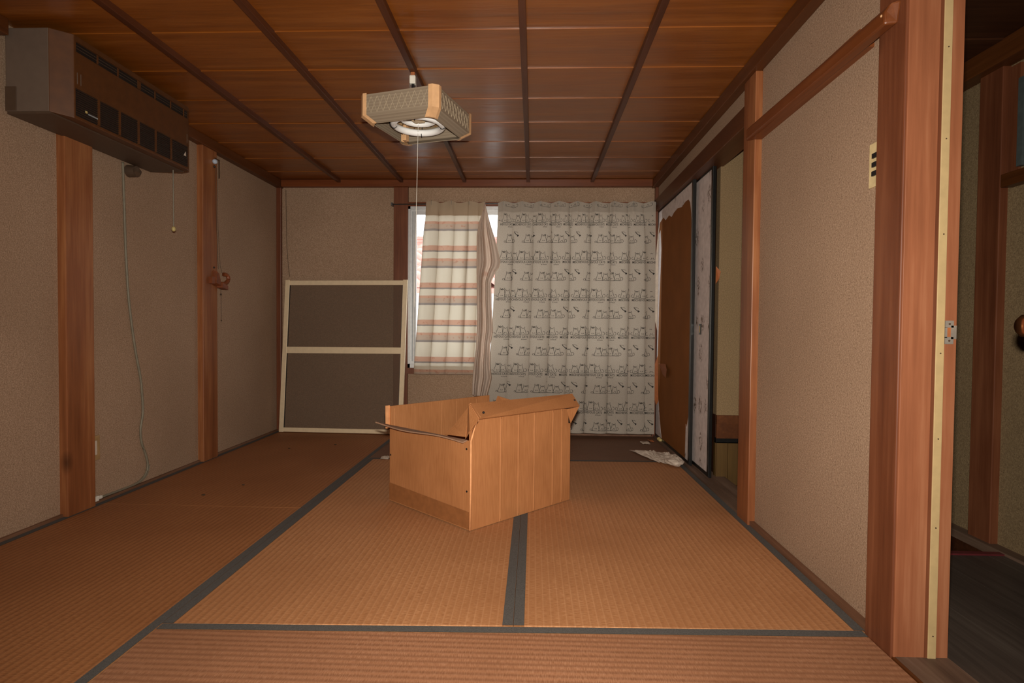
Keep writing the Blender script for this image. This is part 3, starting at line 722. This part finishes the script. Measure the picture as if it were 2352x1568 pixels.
# peeled flaps standing off the board
def curl(name, pts, mat, par):
    m = MB(); m.poly(pts[:4]); 
    if len(pts) > 4: m.poly([pts[0], pts[3], pts[4]])
    return m.build(name, mat, par, solid=.0008)
curl('peeled_flap', [(2.897, 4.23, .62), (2.862, 4.24, .50), (2.856, 4.235, .36), (2.884, 4.20, .25), (2.897, 4.19, .28)], M['orange'], d1)
curl('peeled_flap', [(2.897, 4.20, .56), (2.896, 3.98, .57), (2.872, 3.84, .54), (2.880, 3.90, .48), (2.892, 4.04, .49)], M['orange'], d1)
curl('peeled_flap', [(2.897, 4.26, 1.60), (2.876, 4.268, 1.3), (2.874, 4.268, .9), (2.896, 4.255, .8)], M['paper_w'], d1)
d2 = struct(box(2.929, 2.941, 3.10, 4.035, .010, 1.698).build('door_2', M['fpaper']), 'white sliding closet door with sprig print and black frame')
for y0, y1 in ((3.088, 3.116), (4.02, 4.045)): box(2.926, 2.945, y0, y1, .006, 1.700).build('frame_stile', M['black'], d2, bevel=.002)
for z0, z1 in ((.006, .030), (1.682, 1.700)): box(2.926, 2.945, 3.116, 4.02, z0, z1).build('frame_rail', M['black'], d2)
hp = box(2.924, 2.930, 3.262, 3.298, .785, .845).build('finger_pull', M['black'], d2)
box(2.9232, 2.926, 3.271, 3.289, .795, .835).build('pull_plate', M['yellowstrip'], hp)
sc1 = MB().poly([(2.950, 3.088, 1.155), (2.972, 3.075, 1.125), (2.962, 3.07, 1.085)]).poly([(2.950, 3.088, 1.155), (2.962, 3.07, 1.085), (2.950, 3.088, 1.06)]).build('torn_flap', M['orange'], d2, solid=.001)
# strip of torn paper and lump on the sill
scr = MB()
for k, (y, z) in enumerate(((4.10, .02), (4.06, .018))): scr.sphere((2.886, y, .012 + z * .4), .016, 8, 6, (1, 1.2, .8))
tag(scr.build('paper_lump', M['bead'], smooth=True), 'small yellowish lump on the sill of the torn closet door', 'debris')

# ---------------------------------------------------------------- right wall: switch plate
sw = thing('light_switch', 'yellowed plastic switch plate with three black switches half hidden by the door post', 'light switch', (WR, 1.57, 1.26))
box(WR - .006, WR + .001, 1.5355, 1.602, 1.205, 1.325).build('switch_plate', M['switchpl'], sw, bevel=.002)
for z in (1.288, 1.264, 1.240): box(WR - .011, WR - .005, 1.545, 1.582, z - .0065, z + .0065).build('rocker', M['blk'], sw, bevel=.001)
# left wall: socket
so = thing('wall_socket', 'small tan socket plate with white insert low beside the left wooden post', 'socket', (WL, 2.465, .25))
box(WL - .001, WL + .008, 2.4335, 2.495, .196, .308).build('socket_plate', M['outletb'], so, bevel=.002)
box(WL + .006, WL + .011, 2.4335, 2.474, .222, .286).build('socket_insert', M['paper_w'], so, bevel=.001)

# ---------------------------------------------------------------- air conditioner
ac = thing('air_conditioner', 'old brown wall air conditioner high in the left corner near the ceiling', 'air conditioner', (WL, 2.45, 1.60))
x0, x1, x2 = .006, .172, .232
MB().box(x0, x1, 2.038, 2.83, 1.600, 1.905).build('side_casing', M['acside'], ac, bevel=.003)['label'] = 'grey beige metal side casing'
MB().hexa([(x1, 2.036, 1.598), (x1, 2.85, 1.598), (x1, 2.85, 1.905), (x1, 2.036, 1.905)], [(x2, 2.082, 1.590), (x2, 2.79, 1.590), (x2, 2.79, 1.903), (x2, 2.082, 1.903)]).build('front_cover', M['acbrown'], ac, bevel=.003)
MB().box(x0 + .002, x1 + .004, 2.042, 2.828, 1.592, 1.600).build('underside', M['acbot'], ac)
MB().box(x0 - .02, x0 + .004, 2.2, 2.7, 1.64, 1.86).build('wall_bracket', M['acbot'], ac)
MB().box(x0, x0 + .042, 2.0355, 2.039, 1.602, 1.690).build('pipe_cover', M['acbot'], ac, bevel=.001)
ug = box(x2 - .002, x2 + .0015, 2.092, 2.775, 1.842, 1.876).build('outlet_opening', M['acdark'], ac)
for z in (1.853, 1.864): box(x2 + .0015, x2 + .0035, 2.092, 2.775, z, z + .0015).build('louvre_wire', M['acbot'], ug)
for k, y in enumerate((2.19, 2.30, 2.42, 2.53, 2.64, 2.74)): box(x2 + .001, x2 + .005, y, y + (.018 if k == 2 else .006), 1.842, 1.876).build('divider', M['acbrown'], ug)
box(x2 - .002, x2 + .006, 2.090, 2.785, 1.878, 1.884).build('upper_lip', M['acbrown'], ac)
lg = box(x2 - .002, x2 + .0012, 2.088, 2.775, 1.602, 1.704).build('intake_opening', M['acdark'], ac)
for k in range(12): box(x2 + .001, x2 + .0045, 2.088, 2.775, 1.606 + k * .0083, 1.6095 + k * .0083).build('slat', M['acslat'], lg)
for y in (2.192, 2.305, 2.418, 2.530, 2.640): box(x2 + .0012, x2 + .0055, y, y + .010, 1.602, 1.704).build('mullion', M['acbrown'], lg)
box(x2 + .0045, x2 + .007, 2.128, 2.136, 1.626, 1.634).build('indicator', M['bead'], ac)
box(x2 + .0045, x2 + .0056, 2.142, 2.190, 1.623, 1.628).build('name_strip', M['alud'], ac)
MB().prism([(x2 + .005, 2.738, 1.650), (x2 + .005, 2.756, 1.650), (x2 + .005, 2.754, 1.672)], (.0015, 0, 0)).build('badge', M['paper_w'], ac)
for y in (2.095, 2.112, 2.772): box(x2 - .001, x2 + .002, y, y + .0014, 1.722, 1.765).build('highlight_strip', M['acside'], ac)  # pale strips standing in for highlights on the front cover
pc = MB().tube([(.150, 2.79, 1.592), (.151, 2.79, 1.305)], .0028, 6).build('pull_cord', M['cable'], ac)
MB().sphere((.151, 2.79, 1.297), .010, 10, 8, (1, 1, 1.3)).build('cord_bead', M['bead'], pc, smooth=True)
# drain cap under it
dc = MB().tube([(WL, 2.70, 1.562), (.028, 2.70, 1.560)], [.030, .026], 18).tube([(.028, 2.70, 1.560), (.034, 2.69, 1.545)], [.020, .015], 12)
tag(dc.build('wall_pipe_cap', M['acbot'], smooth=False), 'dark round pipe cap on the left wall under the air conditioner', 'pipe cap')
# its cable
cb = [(2.655, 1.592), (2.658, 1.50), (2.664, 1.33), (2.672, 1.13), (2.690, .92), (2.728, .70), (2.765, .55), (2.776, .47), (2.782, .37), (2.765, .29), (2.770, .22), (2.800, .15), (2.815, .09), (2.795, .045), (2.735, .020), (2.62, .017), (2.50, .020)]
cbl = thing('power_cable', 'grey cable hanging from the air conditioner down to the floor', 'cable', (0, 2.66, 1.59))
MB().tube(catmull([(WL + .006, y, z) for y, z in cb], 6), .0055, 8).build('cable_sheath', M['cable'], cbl, smooth=True)
MB().tube(catmull([(WL + .012, y + .006, z) for y, z in cb[12:]], 5), .0022, 6).build('earth_wire', M['cable'], cbl, smooth=True)
MB().box(WL + .001, WL + .022, 2.437, 2.470, .013, .036).box(WL + .004, WL + .016, 2.470, 2.498, .016, .030).build('plug', M['white'], cbl, bevel=.002)

# ---------------------------------------------------------------- string and carved bracket on the second left post
pk = thing('post_ornament', 'carved brown wooden hook with strings and a milky knob on the second left post', 'wall hook', (.02, 3.39, 1.10))
MB().sphere((.030, 3.372, 1.805), .015, 14, 10).build('glass_knob', M['whiteknob'], pk, smooth=True)
MB().sphere((.024, 3.378, 1.776), .007, 8, 6).build('nail', M['blk'], pk)
MB().box(.020, .024, 3.384, 3.434, 1.828, 1.832).box(.020, .024, 3.428, 3.436, 1.72, 1.832).build('wire_frame', M['cord_brown'], pk)
MB().tube([(.026, 3.384, 1.775), (.024, 3.40, 1.40), (.026, 3.412, 1.16)], .0013, 5).tube([(.026, 3.398, 1.775), (.026, 3.412, 1.40), (.028, 3.43, 1.18), (.03, 3.452, 1.13)], .0010, 5).build('string', M['cord_brown'], pk)
b = MB().box(.020, .045, 3.315, 3.345, 1.065, 1.105)
b.hexa([(.020, 3.345, 1.06), (.020, 3.40, 1.05), (.020, 3.385, 1.145), (.020, 3.365, 1.15)], [(.050, 3.35, 1.07), (.050, 3.41, 1.055), (.045, 3.39, 1.13), (.045, 3.37, 1.14)])
b.hexa([(.022, 3.395, 1.045), (.022, 3.455, 1.035), (.022, 3.455, 1.06), (.022, 3.40, 1.075)], [(.060, 3.40, 1.045), (.065, 3.455, 1.035), (.065, 3.455, 1.06), (.060, 3.405, 1.075)])
b.tube(catmull([(.045, 3.41, 1.07), (.055, 3.44, 1.075), (.06, 3.465, 1.10), (.055, 3.46, 1.125), (.045, 3.435, 1.13)], 5), .012, 8)
b.build('carved_hook', M['brownthing'], pk, bevel=.003)
MB().sphere((.022, 3.372, 1.165), .006, 8, 6).build('nail', M['blk'], pk)
MB().tube([(.030, 3.432, 1.04), (.028, 3.440, .845)], .0013, 5).sphere((.030, 3.433, 1.005), .006, 8, 6).sphere((.028, 3.44, .843), .004, 8, 6).build('beaded_string', M['cord_brown'], pk)
wr = MB().tube(catmull([(.052, 4.306, 1.86), (.055, 4.306, 1.60), (.060, 4.306, 1.42), (.072, 4.306, 1.26), (.082, 4.306, 1.195)], 5), .0016, 6).build('thin_wire', M['cord_brown'], smooth=True)
tag(wr, 'thin brown wire hanging down the back wall in the left corner', 'wire')

# ---------------------------------------------------------------- cardboard box
A, B, Cc, Dd = Vector((1.722, 2.219, 0)), Vector((1.305, 2.593, 0)), Vector((2.148, 2.662, 0)), Vector((1.731, 3.036, 0))
bx = thing('cardboard_box', 'large open empty cardboard box standing in the middle of the mats', 'box', ((A + Dd) / 2)[:])
Z = Vector((0, 0, 1)); T = .006
def panel(name, a, b_, prof, creases, n, z0=.002, mat='card'):
    """upright panel from a to b_, top profile [(s, z)...], vertical crease ribs at s"""
    ss = sorted(set([s for s, z in prof] + [0, 1]) | set(round(c + d, 4) for c in creases for d in (-.008, 0, .008)))
    def zt(s):
        for (s0, q0), (s1, q1) in zip(prof[:-1], prof[1:]):
            if s0 <= s <= s1: return q0 + (q1 - q0) * (s - s0) / max(s1 - s0, 1e-6)
        return prof[-1][1]
    m = MB(); lo, hi, lo2, hi2 = [], [], [], []
    for s in ss:
        p = a.lerp(b_, s); o = .0016 if any(abs(s - c) < 1e-3 for c in creases) else 0
        lo.append(p + n * o + Z * z0); hi.append(p + n * o + Z * zt(s)); lo2.append(p - n * T + Z * z0); hi2.append(p - n * T + Z * zt(s))
    base = len(m.v); k = len(ss); m.v += [tuple(v) for v in lo + hi + lo2 + hi2]
    for i in range(k - 1):
        m.f += [(i, i + 1, k + i + 1, k + i), (2 * k + i + 1, 2 * k + i, 3 * k + i, 3 * k + i + 1), (k + i, k + i + 1, 3 * k + i + 1, 3 * k + i), (i + 1, i, 2 * k + i, 2 * k + i + 1)]
    m.f += [(0, k, 3 * k, 2 * k), (k - 1, 3 * k - 1, 4 * k - 1, 2 * k - 1)]
    o = m.build(name, M[mat], bx)
    if creases:
        c = MB(); hw = .0006 / (b_ - a).length
        for s in creases:
            for sg, nn in ((1, .0019), (-1, -T - .0004)):
                c.poly([a.lerp(b_, s - hw) + n * nn + Z * (z0 + .01), a.lerp(b_, s + hw) + n * nn + Z * (z0 + .01), a.lerp(b_, s + hw) + n * nn + Z * (zt(s) - .012), a.lerp(b_, s - hw) + n * nn + Z * (zt(s) - .012)])
        q = c.build('crease_lines', M['cardedge'], o, recalc=False); q['kind'] = 'stuff'
    return o
nAC = Vector((.72, -.694, 0)); nAB = Vector((-.668, -.744, 0))
pAC = panel('side_panel', A, Cc, [(0, .402), (.055, .440), (.12, .443), (.9, .437), (.975, .430), (.976, .365), (1, .362)], [.27, .44, .60, .80, .90], nAC)
panel('side_panel', B, Dd, [(0, .442), (1, .446)], [.035, .22, .48, .63, .85], -nAC)
pAB = panel('end_panel', A, B, [(0, .360), (1, .352)], [], nAB)
panel('end_panel', Cc, Dd, [(0, .358), (1, .362)], [], -nAB)
MB().prism([A - nAB * .01, B - nAB * .01, Dd, Cc], (0, 0, .006)).build('bottom_panel', M['card'], bx)
def flap(name, pts, th=.005, mat='card'):
    P = [Vector(p) for p in pts]; n = (P[1] - P[0]).cross(P[2] - P[0]).normalized(); return MB().prism([p for p in P], n * th).build(name, M[mat], bx)
# flap of the near right side: folded inwards and up, lip over the crease
fAC = flap('top_flap', [(1.757, 2.218, .447), (2.190, 2.676, .440), (2.157, 2.725, .492), (1.710, 2.294, .495)])
cr = MB().poly([(1.7555, 2.2185, .449), (1.7095, 2.2945, .497), (1.716, 2.3005, .4995), (1.764, 2.2265, .4525)])
cr.build('flap_edge', M['cardedge'], fAC, solid=.002)
flap('top_flap', [(1.724, 2.214, .402), (1.758, 2.218, .447), (1.710, 2.294, .497), (1.700, 2.262, .36)])
# folded gusset at the front corner going down into the box
flap('corner_gusset', [(1.712, 2.292, .493), (1.700, 2.240, .372), (1.600, 2.340, .362), (1.640, 2.330, .40)])
# right hand gusset under the tip
flap('corner_gusset', [(2.190, 2.676, .440), (2.150, 2.664, .362), (2.128, 2.642, .430)])
# flap of the left end: folded outwards, slightly raised, seen almost edge on
n_out = nAB; k1 = A.lerp(B, .03); k2 = B
def wav(a, b_, c, d):
    return lambda u, v: (a.lerp(b_, u)).lerp(c.lerp(d, u), v) + Z * (.006 * math.sin(u * 7) * v)
a_ = k1 + Z * .360; b2 = k2 + Z * .352; c_ = k1 + n_out * .024 + Z * .354; d_ = B + Vector((-.050, -.062, .372))
fo_ = MB().grid(wav(a_, b2, c_, d_), 16, 4).build('top_flap', M['cardg'], bx, smooth=False, solid=.005)
# short flaps standing up on the far end
flap('top_flap', [Dd + Vector((.02, -.02, .36)), Dd + Vector((.05, -.03, .446)), Dd + Vector((.16, -.12, .425)), Dd + Vector((.18, -.16, .36))])
flap('end_flange', [B + Vector((0, 0, .34)), B + Vector((-.012, -.018, .34)), B + Vector((-.014, -.016, .445)), B + Vector((0, 0, .445))], mat='cardedge')
# rounded corner edge
MB().tube([A + Vector((.002, -.001, .003)), A + Vector((.004, -.001, .20)), A + Vector((.004, -.001, .36)), A + Vector((.014, .000, .405)), A + Vector((.034, .000, .446))], .0042, 8).build('folded_corner', M['cardedge'], bx, smooth=True)['label'] = 'pale worn corner edge'
hl = MB()
for s, z in ((.035, .325), (.03, .155), (.955, .350), (.985, .215)):
    p = A.lerp(B, s) + nAB * .0006 + Z * z; hl.tube([p - nAB * .001, p + nAB * .0012], .0042, 10)
hl.build('punched_holes', M['blk'], pAB)['kind'] = 'stuff'
hh = MB()
for p in ((1.772, 2.252, .4695), (2.168, 2.688, .468)): hh.sphere(p, .0055, 8, 6, (1, 1, .9))
hh.build('punched_holes', M['blk'], fAC)['kind'] = 'stuff'
tp = MB().poly([A + nAB * .001 + Z * .006, B + nAB * .001 + Z * .006, B + nAB * .001 + Z * .085, A + nAB * .001 + Z * .075])
tp.build('lower_band', plain('brown_lower_band', rgb(138, 87, 49), 0.5), pAB, solid=.0006)  # darker brown band along the foot of the left end panel

bx.location.z += .003
# ---------------------------------------------------------------- ceiling lamp
LC = Vector((1.468, 2.420, 1.757))
lp = thing('pendant_lamp', 'square smoky pendant lamp with light wood corners and a ring tube', 'lamp', LC[:])
nz_ = Vector((.006, .004, 1)).normalized(); rx = Vector((math.cos(math.radians(-17)), math.sin(math.radians(-17)), 0)); rx = (rx - nz_ * rx.dot(nz_)).normalized(); ry = nz_.cross(rx)
def LW(x, y, z): return LC + rx * x + ry * y + nz_ * z
a = .172; ib = .034
cs = [(-1, -1), (1, -1), (1, 1), (-1, 1)]
for i in range(4):
    p0, p1 = cs[i], cs[(i + 1) % 4]
    def f(u, v, p0=p0, p1=p1):
        if v <= .7: r, z = a, -.084 * v / .7
        else: k = (v - .7) / .3; r, z = a - ib * k, -.084 - .023 * k
        s = r - .008; u = .055 + .89 * u; x = (p0[0] + (p1[0] - p0[0]) * u) * r; y = (p0[1] + (p1[1] - p0[1]) * u) * r
        return LW(x, y, z)
    MB().grid(f, 12, 20, lambda u, v: (u * .34, v * .13 * 3)).build('shade_panel', M['shade'], lp, solid=.003)
    # raised lattice lines on each panel, coloured pale to imitate their glints
    m = MB(); dx, dy = (p1[0] - p0[0]) / 2, (p1[1] - p0[1]) / 2; nx, ny = dy, -dx
    for k in range(12):
        s0 = -.95 + k * .165
        for sg in (1, -1):
            q = []
            for j in range(2):
                s = s0 + sg * (.075 if j else -.075) + 0; z = -.075 if j else -.012
                s = s0 - sg * (.08 if j else -.08)
                if abs(s) > .88: break
                q.append(LW((p0[0] + p1[0]) / 2 * a + dx * s * a + nx * .0025, (p0[1] + p1[1]) / 2 * a + dy * s * a + ny * .0025, z))
            if len(q) == 2: m.tube(q, .0009, 6)
    o = m.build('lattice_lines', M['shadeline'], lp); o['kind'] = 'stuff'
for sx_, sy_ in cs:
    def prof(r, z): return [LW(sx_ * (r + px), sy_ * (r + py), z) for px, py in ((-.032, .006), (-.014, .006), (.006, -.014), (.006, -.032), (-.010, -.010))]
    m = MB(); R = [prof(a, .004), prof(a, -.084), prof(a - .018, -.099), prof(a - ib + .004, -.110)]
    for q0, q1 in zip(R[:-1], R[1:]): m.hexa(q0, q1)
    m.build('wood_corner', M['ltwood'], lp)
# reflector plate with lattice, ring tube, holders
pt = MB().hexa([LW(x * .155, y * .155, -.036) for x, y in cs], [LW(x * .155, y * .155, -.030) for x, y in cs]).build('reflector', M['plate'], lp)
m = MB()
for k in range(-6, 7):
    c = k * .042
    for sg in (1, -1):
        # diagonal x*sg + y = c clipped to square
        pts = []
        for t_ in range(-29, 30):
            x = t_ * .005; y = c - sg * x
            if abs(x) <= .143 and abs(y) <= .143: pts.append((x, y))
        if len(pts) > 2: m.tube([LW(pts[0][0], pts[0][1], -.037), LW(pts[-1][0], pts[-1][1], -.037)], .0028, 4)
m.build('reflector_lattice', M['lattice'], pt)['kind'] = 'stuff'
MB().tube([LW(.103 * math.cos(t * PI / 24), .103 * math.sin(t * PI / 24), -.078) for t in range(48)], .0145, 14, closed=True).build('ring_tube', M['tube'], lp, smooth=True)
MB().tube([LW(.072 * math.cos(t * PI / 20), .072 * math.sin(t * PI / 20), -.050) for t in range(40)], .0125, 12, closed=True).build('ring_tube', M['tube'], lp, smooth=True)
def lbox(x0, x1, y0, y1, z0, z1): return MB().hexa([LW(x0, y0, z0), LW(x1, y0, z0), LW(x1, y1, z0), LW(x0, y1, z0)], [LW(x0, y0, z1), LW(x1, y0, z1), LW(x1, y1, z1), LW(x0, y1, z1)])
lbox(-.024, .024, -.02, .02, -.066, -.042).build('ballast', M['plate'], lp, bevel=.004)
lbox(-.125, -.108, .085, .112, -.104, -.036).build('starter', M['ltwood'], lp, bevel=.002)
for an in (200, 290, 20, 110):
    r_ = math.radians(an); m = MB().tube(catmull([LW(.09 * math.cos(r_), .09 * math.sin(r_), -.03), LW(.118 * math.cos(r_), .118 * math.sin(r_), -.06), LW(.12 * math.cos(r_), .12 * math.sin(r_), -.08), LW(.103 * math.cos(r_), .103 * math.sin(r_), -.095), LW(.09 * math.cos(r_), .09 * math.sin(r_), -.085)], 4), .0018, 6)
    m.build('tube_clip', M['blk'], lp)
lbox(-.165, .165, -.165, .165, -.006, -.002).build('top_cover', M['shade'], lp)
HK = Vector((1.440, 2.437, 1.908))
MB().box(HK.x - .009, HK.x + .009, HK.y - .008, HK.y + .008, 1.893, 1.909).build('ceiling_socket', M['orange'], lp, bevel=.002)
MB().box(HK.x - .013, HK.x + .013, HK.y - .012, HK.y + .012, 1.858, 1.893).build('plug', M['white'], lp, bevel=.003)
MB().tube(catmull([(HK.x, HK.y, 1.860), (HK.x + .004, HK.y - .004, 1.83), (HK.x + .012, HK.y - .012, 1.80), LW(.0, .0, -.004)], 6), .0065, 8).build('suspension_cord', M['blk'], lp, smooth=True)
MB().tube([(HK.x + .014, HK.y, 1.86), (HK.x + .02, HK.y - .008, 1.80), LW(.004, .0, .0)], .0015, 5).tube([(HK.x - .014, HK.y, 1.86), (HK.x - .002, HK.y - .012, 1.79), LW(-.01, 0, 0)], .0015, 5).build('hook_wire', M['steel'], lp)
p = LW(0, 0, -.07); MB().tube([p, (p.x - .014, p.y, .90)], .0010, 5).build('pull_string', M['white'], lp)

# ---------------------------------------------------------------- door at the right edge of the opening (only its knob reaches into view)
dr = struct(MB().hexa([(3.011, .62, .006), (3.038, .617, .006), (3.181, 1.372, .006), (3.154, 1.377, .006)], [(3.011, .62, 1.86), (3.038, .617, 1.86), (3.181, 1.372, 1.86), (3.154, 1.377, 1.86)]).build('door_3', M['darkwood']), 'dark hall door standing open at the right edge, with round brown knob')
ka = Vector((3.146, 1.335, .828)); kd = Vector((-.982, .187, 0))
kn = MB().tube([ka, ka + kd * .006], [.026, .024], 20).tube([ka + kd * .004, ka + kd * .030], .010, 12).tube([ka + kd * .026, ka + kd * .034, ka + kd * .050, ka + kd * .058], [.014, .026, .026, .018], 22)
kn.build('door_knob', M['brass'], dr, smooth=True)

# ---------------------------------------------------------------- bits on the floor
def sheet(name, pts, hgt, mat, label, cat, seed=0, n=9):
    """crumpled sheet filling a quad outline"""
    P = [Vector((x, y, 0)) for x, y in pts]
    def f(u, v):
        q = P[0].lerp(P[1], u).lerp(P[3].lerp(P[2], u), v)
        e = 4 * u * (1 - u) * 4 * v * (1 - v)
        q.z = .0035 + hgt * abs(noise.noise(Vector((q.x * 22, q.y * 12, seed)))) * (.4 + .6 * min(1, e)) + .5 * hgt * abs(noise.noise(Vector((q.x * 50, q.y * 30, seed))))
        return q
    o = MB().grid(f, n * 2, n).build(name, M[mat], solid=.0008)
    return tag(o, label, cat)
tpp = sheet('torn_paper', [(2.615, 3.765), (2.86, 3.70), (2.845, 3.36), (2.735, 3.42)], .030, 'paper_w', 'torn sheet of door paper lying on the mats by the closet door', 'paper', 3, 12)
o = MB().grid(lambda u, v: Vector((2.815 + .050 * math.cos(2 * PI * u) * math.sin(PI * v), 3.39 + .10 * math.sin(2 * PI * u) * math.sin(PI * v), .03 - .026 * math.cos(PI * v))) + Vector((0, 0, 0)) + .014 * Vector((noise.noise(Vector((u * 9, v * 7, 1))), noise.noise(Vector((u * 8, v * 9, 5))), .5 * noise.noise(Vector((u * 9, v * 6, 9))))), 26, 14).build('crumpled_lump', M['paper_w'], tpp)
sheet('paper_scrap', [(1.035, 3.46), (1.085, 3.47), (1.09, 3.40), (1.04, 3.405)], .018, 'paper_w', 'small white scrap on the mat seam left of the box', 'paper', 8, 4)
sheet('paper_scrap', [(2.74, 4.06), (2.80, 4.06), (2.80, 3.98), (2.745, 3.985)], .012, 'paper_w', 'small pale scrap below the right end of the cat curtain', 'paper', 12, 4)
sheet('orange_scrap', [(2.81, 4.13), (2.845, 4.13), (2.845, 4.06), (2.812, 4.07)], .020, 'orange', 'small orange scrap in the far right corner by the closet sill', 'debris', 14, 4)
sheet('orange_scrap', [(2.79, 3.40), (2.83, 3.42), (2.84, 3.34), (2.80, 3.33)], .012, 'orange', 'orange crumb beside the torn sheet at the closet door', 'debris', 15, 4)
for (x, y, r, l) in ((.62, 3.80, .010, 'dark crumb on the left mat nearest the screen door'), (.36, 3.66, .009, 'dark crumb on the left mat near the wall post'), (.50, 2.80, .008, 'dark crumb on the left mat beside the long cable'), (.40, 2.62, .010, 'black crumb on the left mat closest to the first post')):
    m = MB().sphere((x, y, .003), r, 7, 5, (1, .7, .35)); tag(m.build('crumb', M['cord_brown']), l, 'debris')

# ---------------------------------------------------------------- outdoors, seen past the curtain
struct(box(-40, 40, 5.5, 90, -3.1, -3.0).build('ground', M['ground']))
hs = thing('neighbour_house', 'neighbouring house with red wavy tiled roof outside the window', 'house', (1, 9.5, -3))
box(-3.2, 5.2, 8.35, 13.5, -3.0, 1.36).build('house_wall', M['housewall'], hs)
sl_ = (2.42 - 1.40) / 2.9
MB().hexa([(-3.4, 8.0, 1.30), (5.4, 8.0, 1.30), (5.4, 10.95, 2.30), (-3.4, 10.95, 2.30)], [(-3.4, 8.0, 1.37), (5.4, 8.0, 1.37), (5.4, 10.95, 2.37), (-3.4, 10.95, 2.37)]).build('roof_deck', M['tile'], hs)
tm = MB(); tw, tl = .29, .33
def tf(u, v):
    x = u * tw; y = v * tl
    return Vector((x, y, .045 + .040 * math.sin(2 * PI * u + .6) + sl_ * y + .030 * (1 - v)))
tm.grid(tf, 10, 1)
for i in range(10):
    p, q = tf(i / 10, 0), tf((i + 1) / 10, 0); tm.f.append(tuple(range(len(tm.v), len(tm.v) + 4))); tm.v += [tuple(p), tuple(q), (q.x, q.y, q.z - .030), (p.x, p.y, p.z - .030)]
first = None
for r_ in range(9):
    for c_i in range(14):
        X = -1.6 + c_i * tw; Y = 7.98 + r_ * tl; Zt = 1.37 + r_ * tl * sl_
        if first is None: first = tm.build('roof_tile', M['tile'], hs, smooth=True); o = first
        else: o = first.copy(); C.objects.link(o)
        o.location = (X, Y, Zt)
for k in range(3): box(-3.4, 5.4, 10.86 - .03 * k, 11.10 + .03 * k, 2.36 + .07 * (2 - k), 2.425 + .07 * (2 - k)).build('ridge_course', M['tile'], hs, bevel=.01)
def tree(x, y, z, r, seed, label):
    m = MB(); random.seed(seed)
    for k in range(26):
        c = Vector((random.uniform(-1, 1), random.uniform(-.6, .6), random.uniform(-.7, 1))) * r * .7
        b0 = len(m.v); m.sphere((x + c.x, y + c.y, z + c.z), r * random.uniform(.28, .45), 12, 8)
        for i in range(b0, len(m.v)):
            v = Vector(m.v[i]); d = noise.noise(v * 1.3) * .5 + noise.noise(v * 4) * .25; m.v[i] = tuple(v + (v - Vector((x + c.x, y + c.y, z + c.z))).normalized() * d)
    t = thing('hill_tree', label, 'tree', (x, y, -3), 'trees on the hill behind the red roof')
    m.build('crown', M['leaf'], t, smooth=True); MB().tube([(x, y, -3), (x, y, z)], r * .08, 8).build('trunk', M['cord_brown'], t)
tree(-6.4, 36, 3.4, 3.3, 1, 'pale green round tree on the hill, seen left of the striped curtain')
tree(-1.5, 48, 3.0, 3.0, 2, 'pale green tree on the hill, seen through the gap between the curtains')
tree(6.0, 37, 2.9, 3.0, 3, 'pale green tree on the hill, farthest right behind the red roof')

# ---------------------------------------------------------------- labels of the remaining pieces of the setting
for n_, l_ in {'wall_front': 'plaster wall behind the viewer', 'wall_partition': 'plaster partition between closet and hall end', 'wall_closet_side': 'dark wooden side of the closet behind the sliding doors',
               'ceiling_closet': 'dark wooden ceiling inside the closet', 'trim_2': 'brown board below the rail in the open closet', 'trim_3': 'black gap strip above the closet wainscot',
               'wall_closet_dado': 'olive brown plank wainscot low inside the open closet', 'floor_closet': 'brown floor inside the open closet', 'floor_threshold': 'dark boards in front of the nearest mat',
               'floor_light_blocker': 'unseen dark slab added to block light under the floor', 'trim_8': 'dark moulding under the hall ceiling', 'trim_13': 'slim wooden post in the back right corner by the torn door',
               'trim_20': 'black edge strip behind the slim right post', 'trim_22': 'thin reddish edge between near mat and threshold', 'trim_26': 'dark board under the hall skirting beside the lower step',
               'baseboard_back': 'thin wooden strip along the foot of the back wall', 'ground': 'grey ground outside the window'}.items():
    if n_ in bpy.data.objects: bpy.data.objects[n_]['label'] = l_
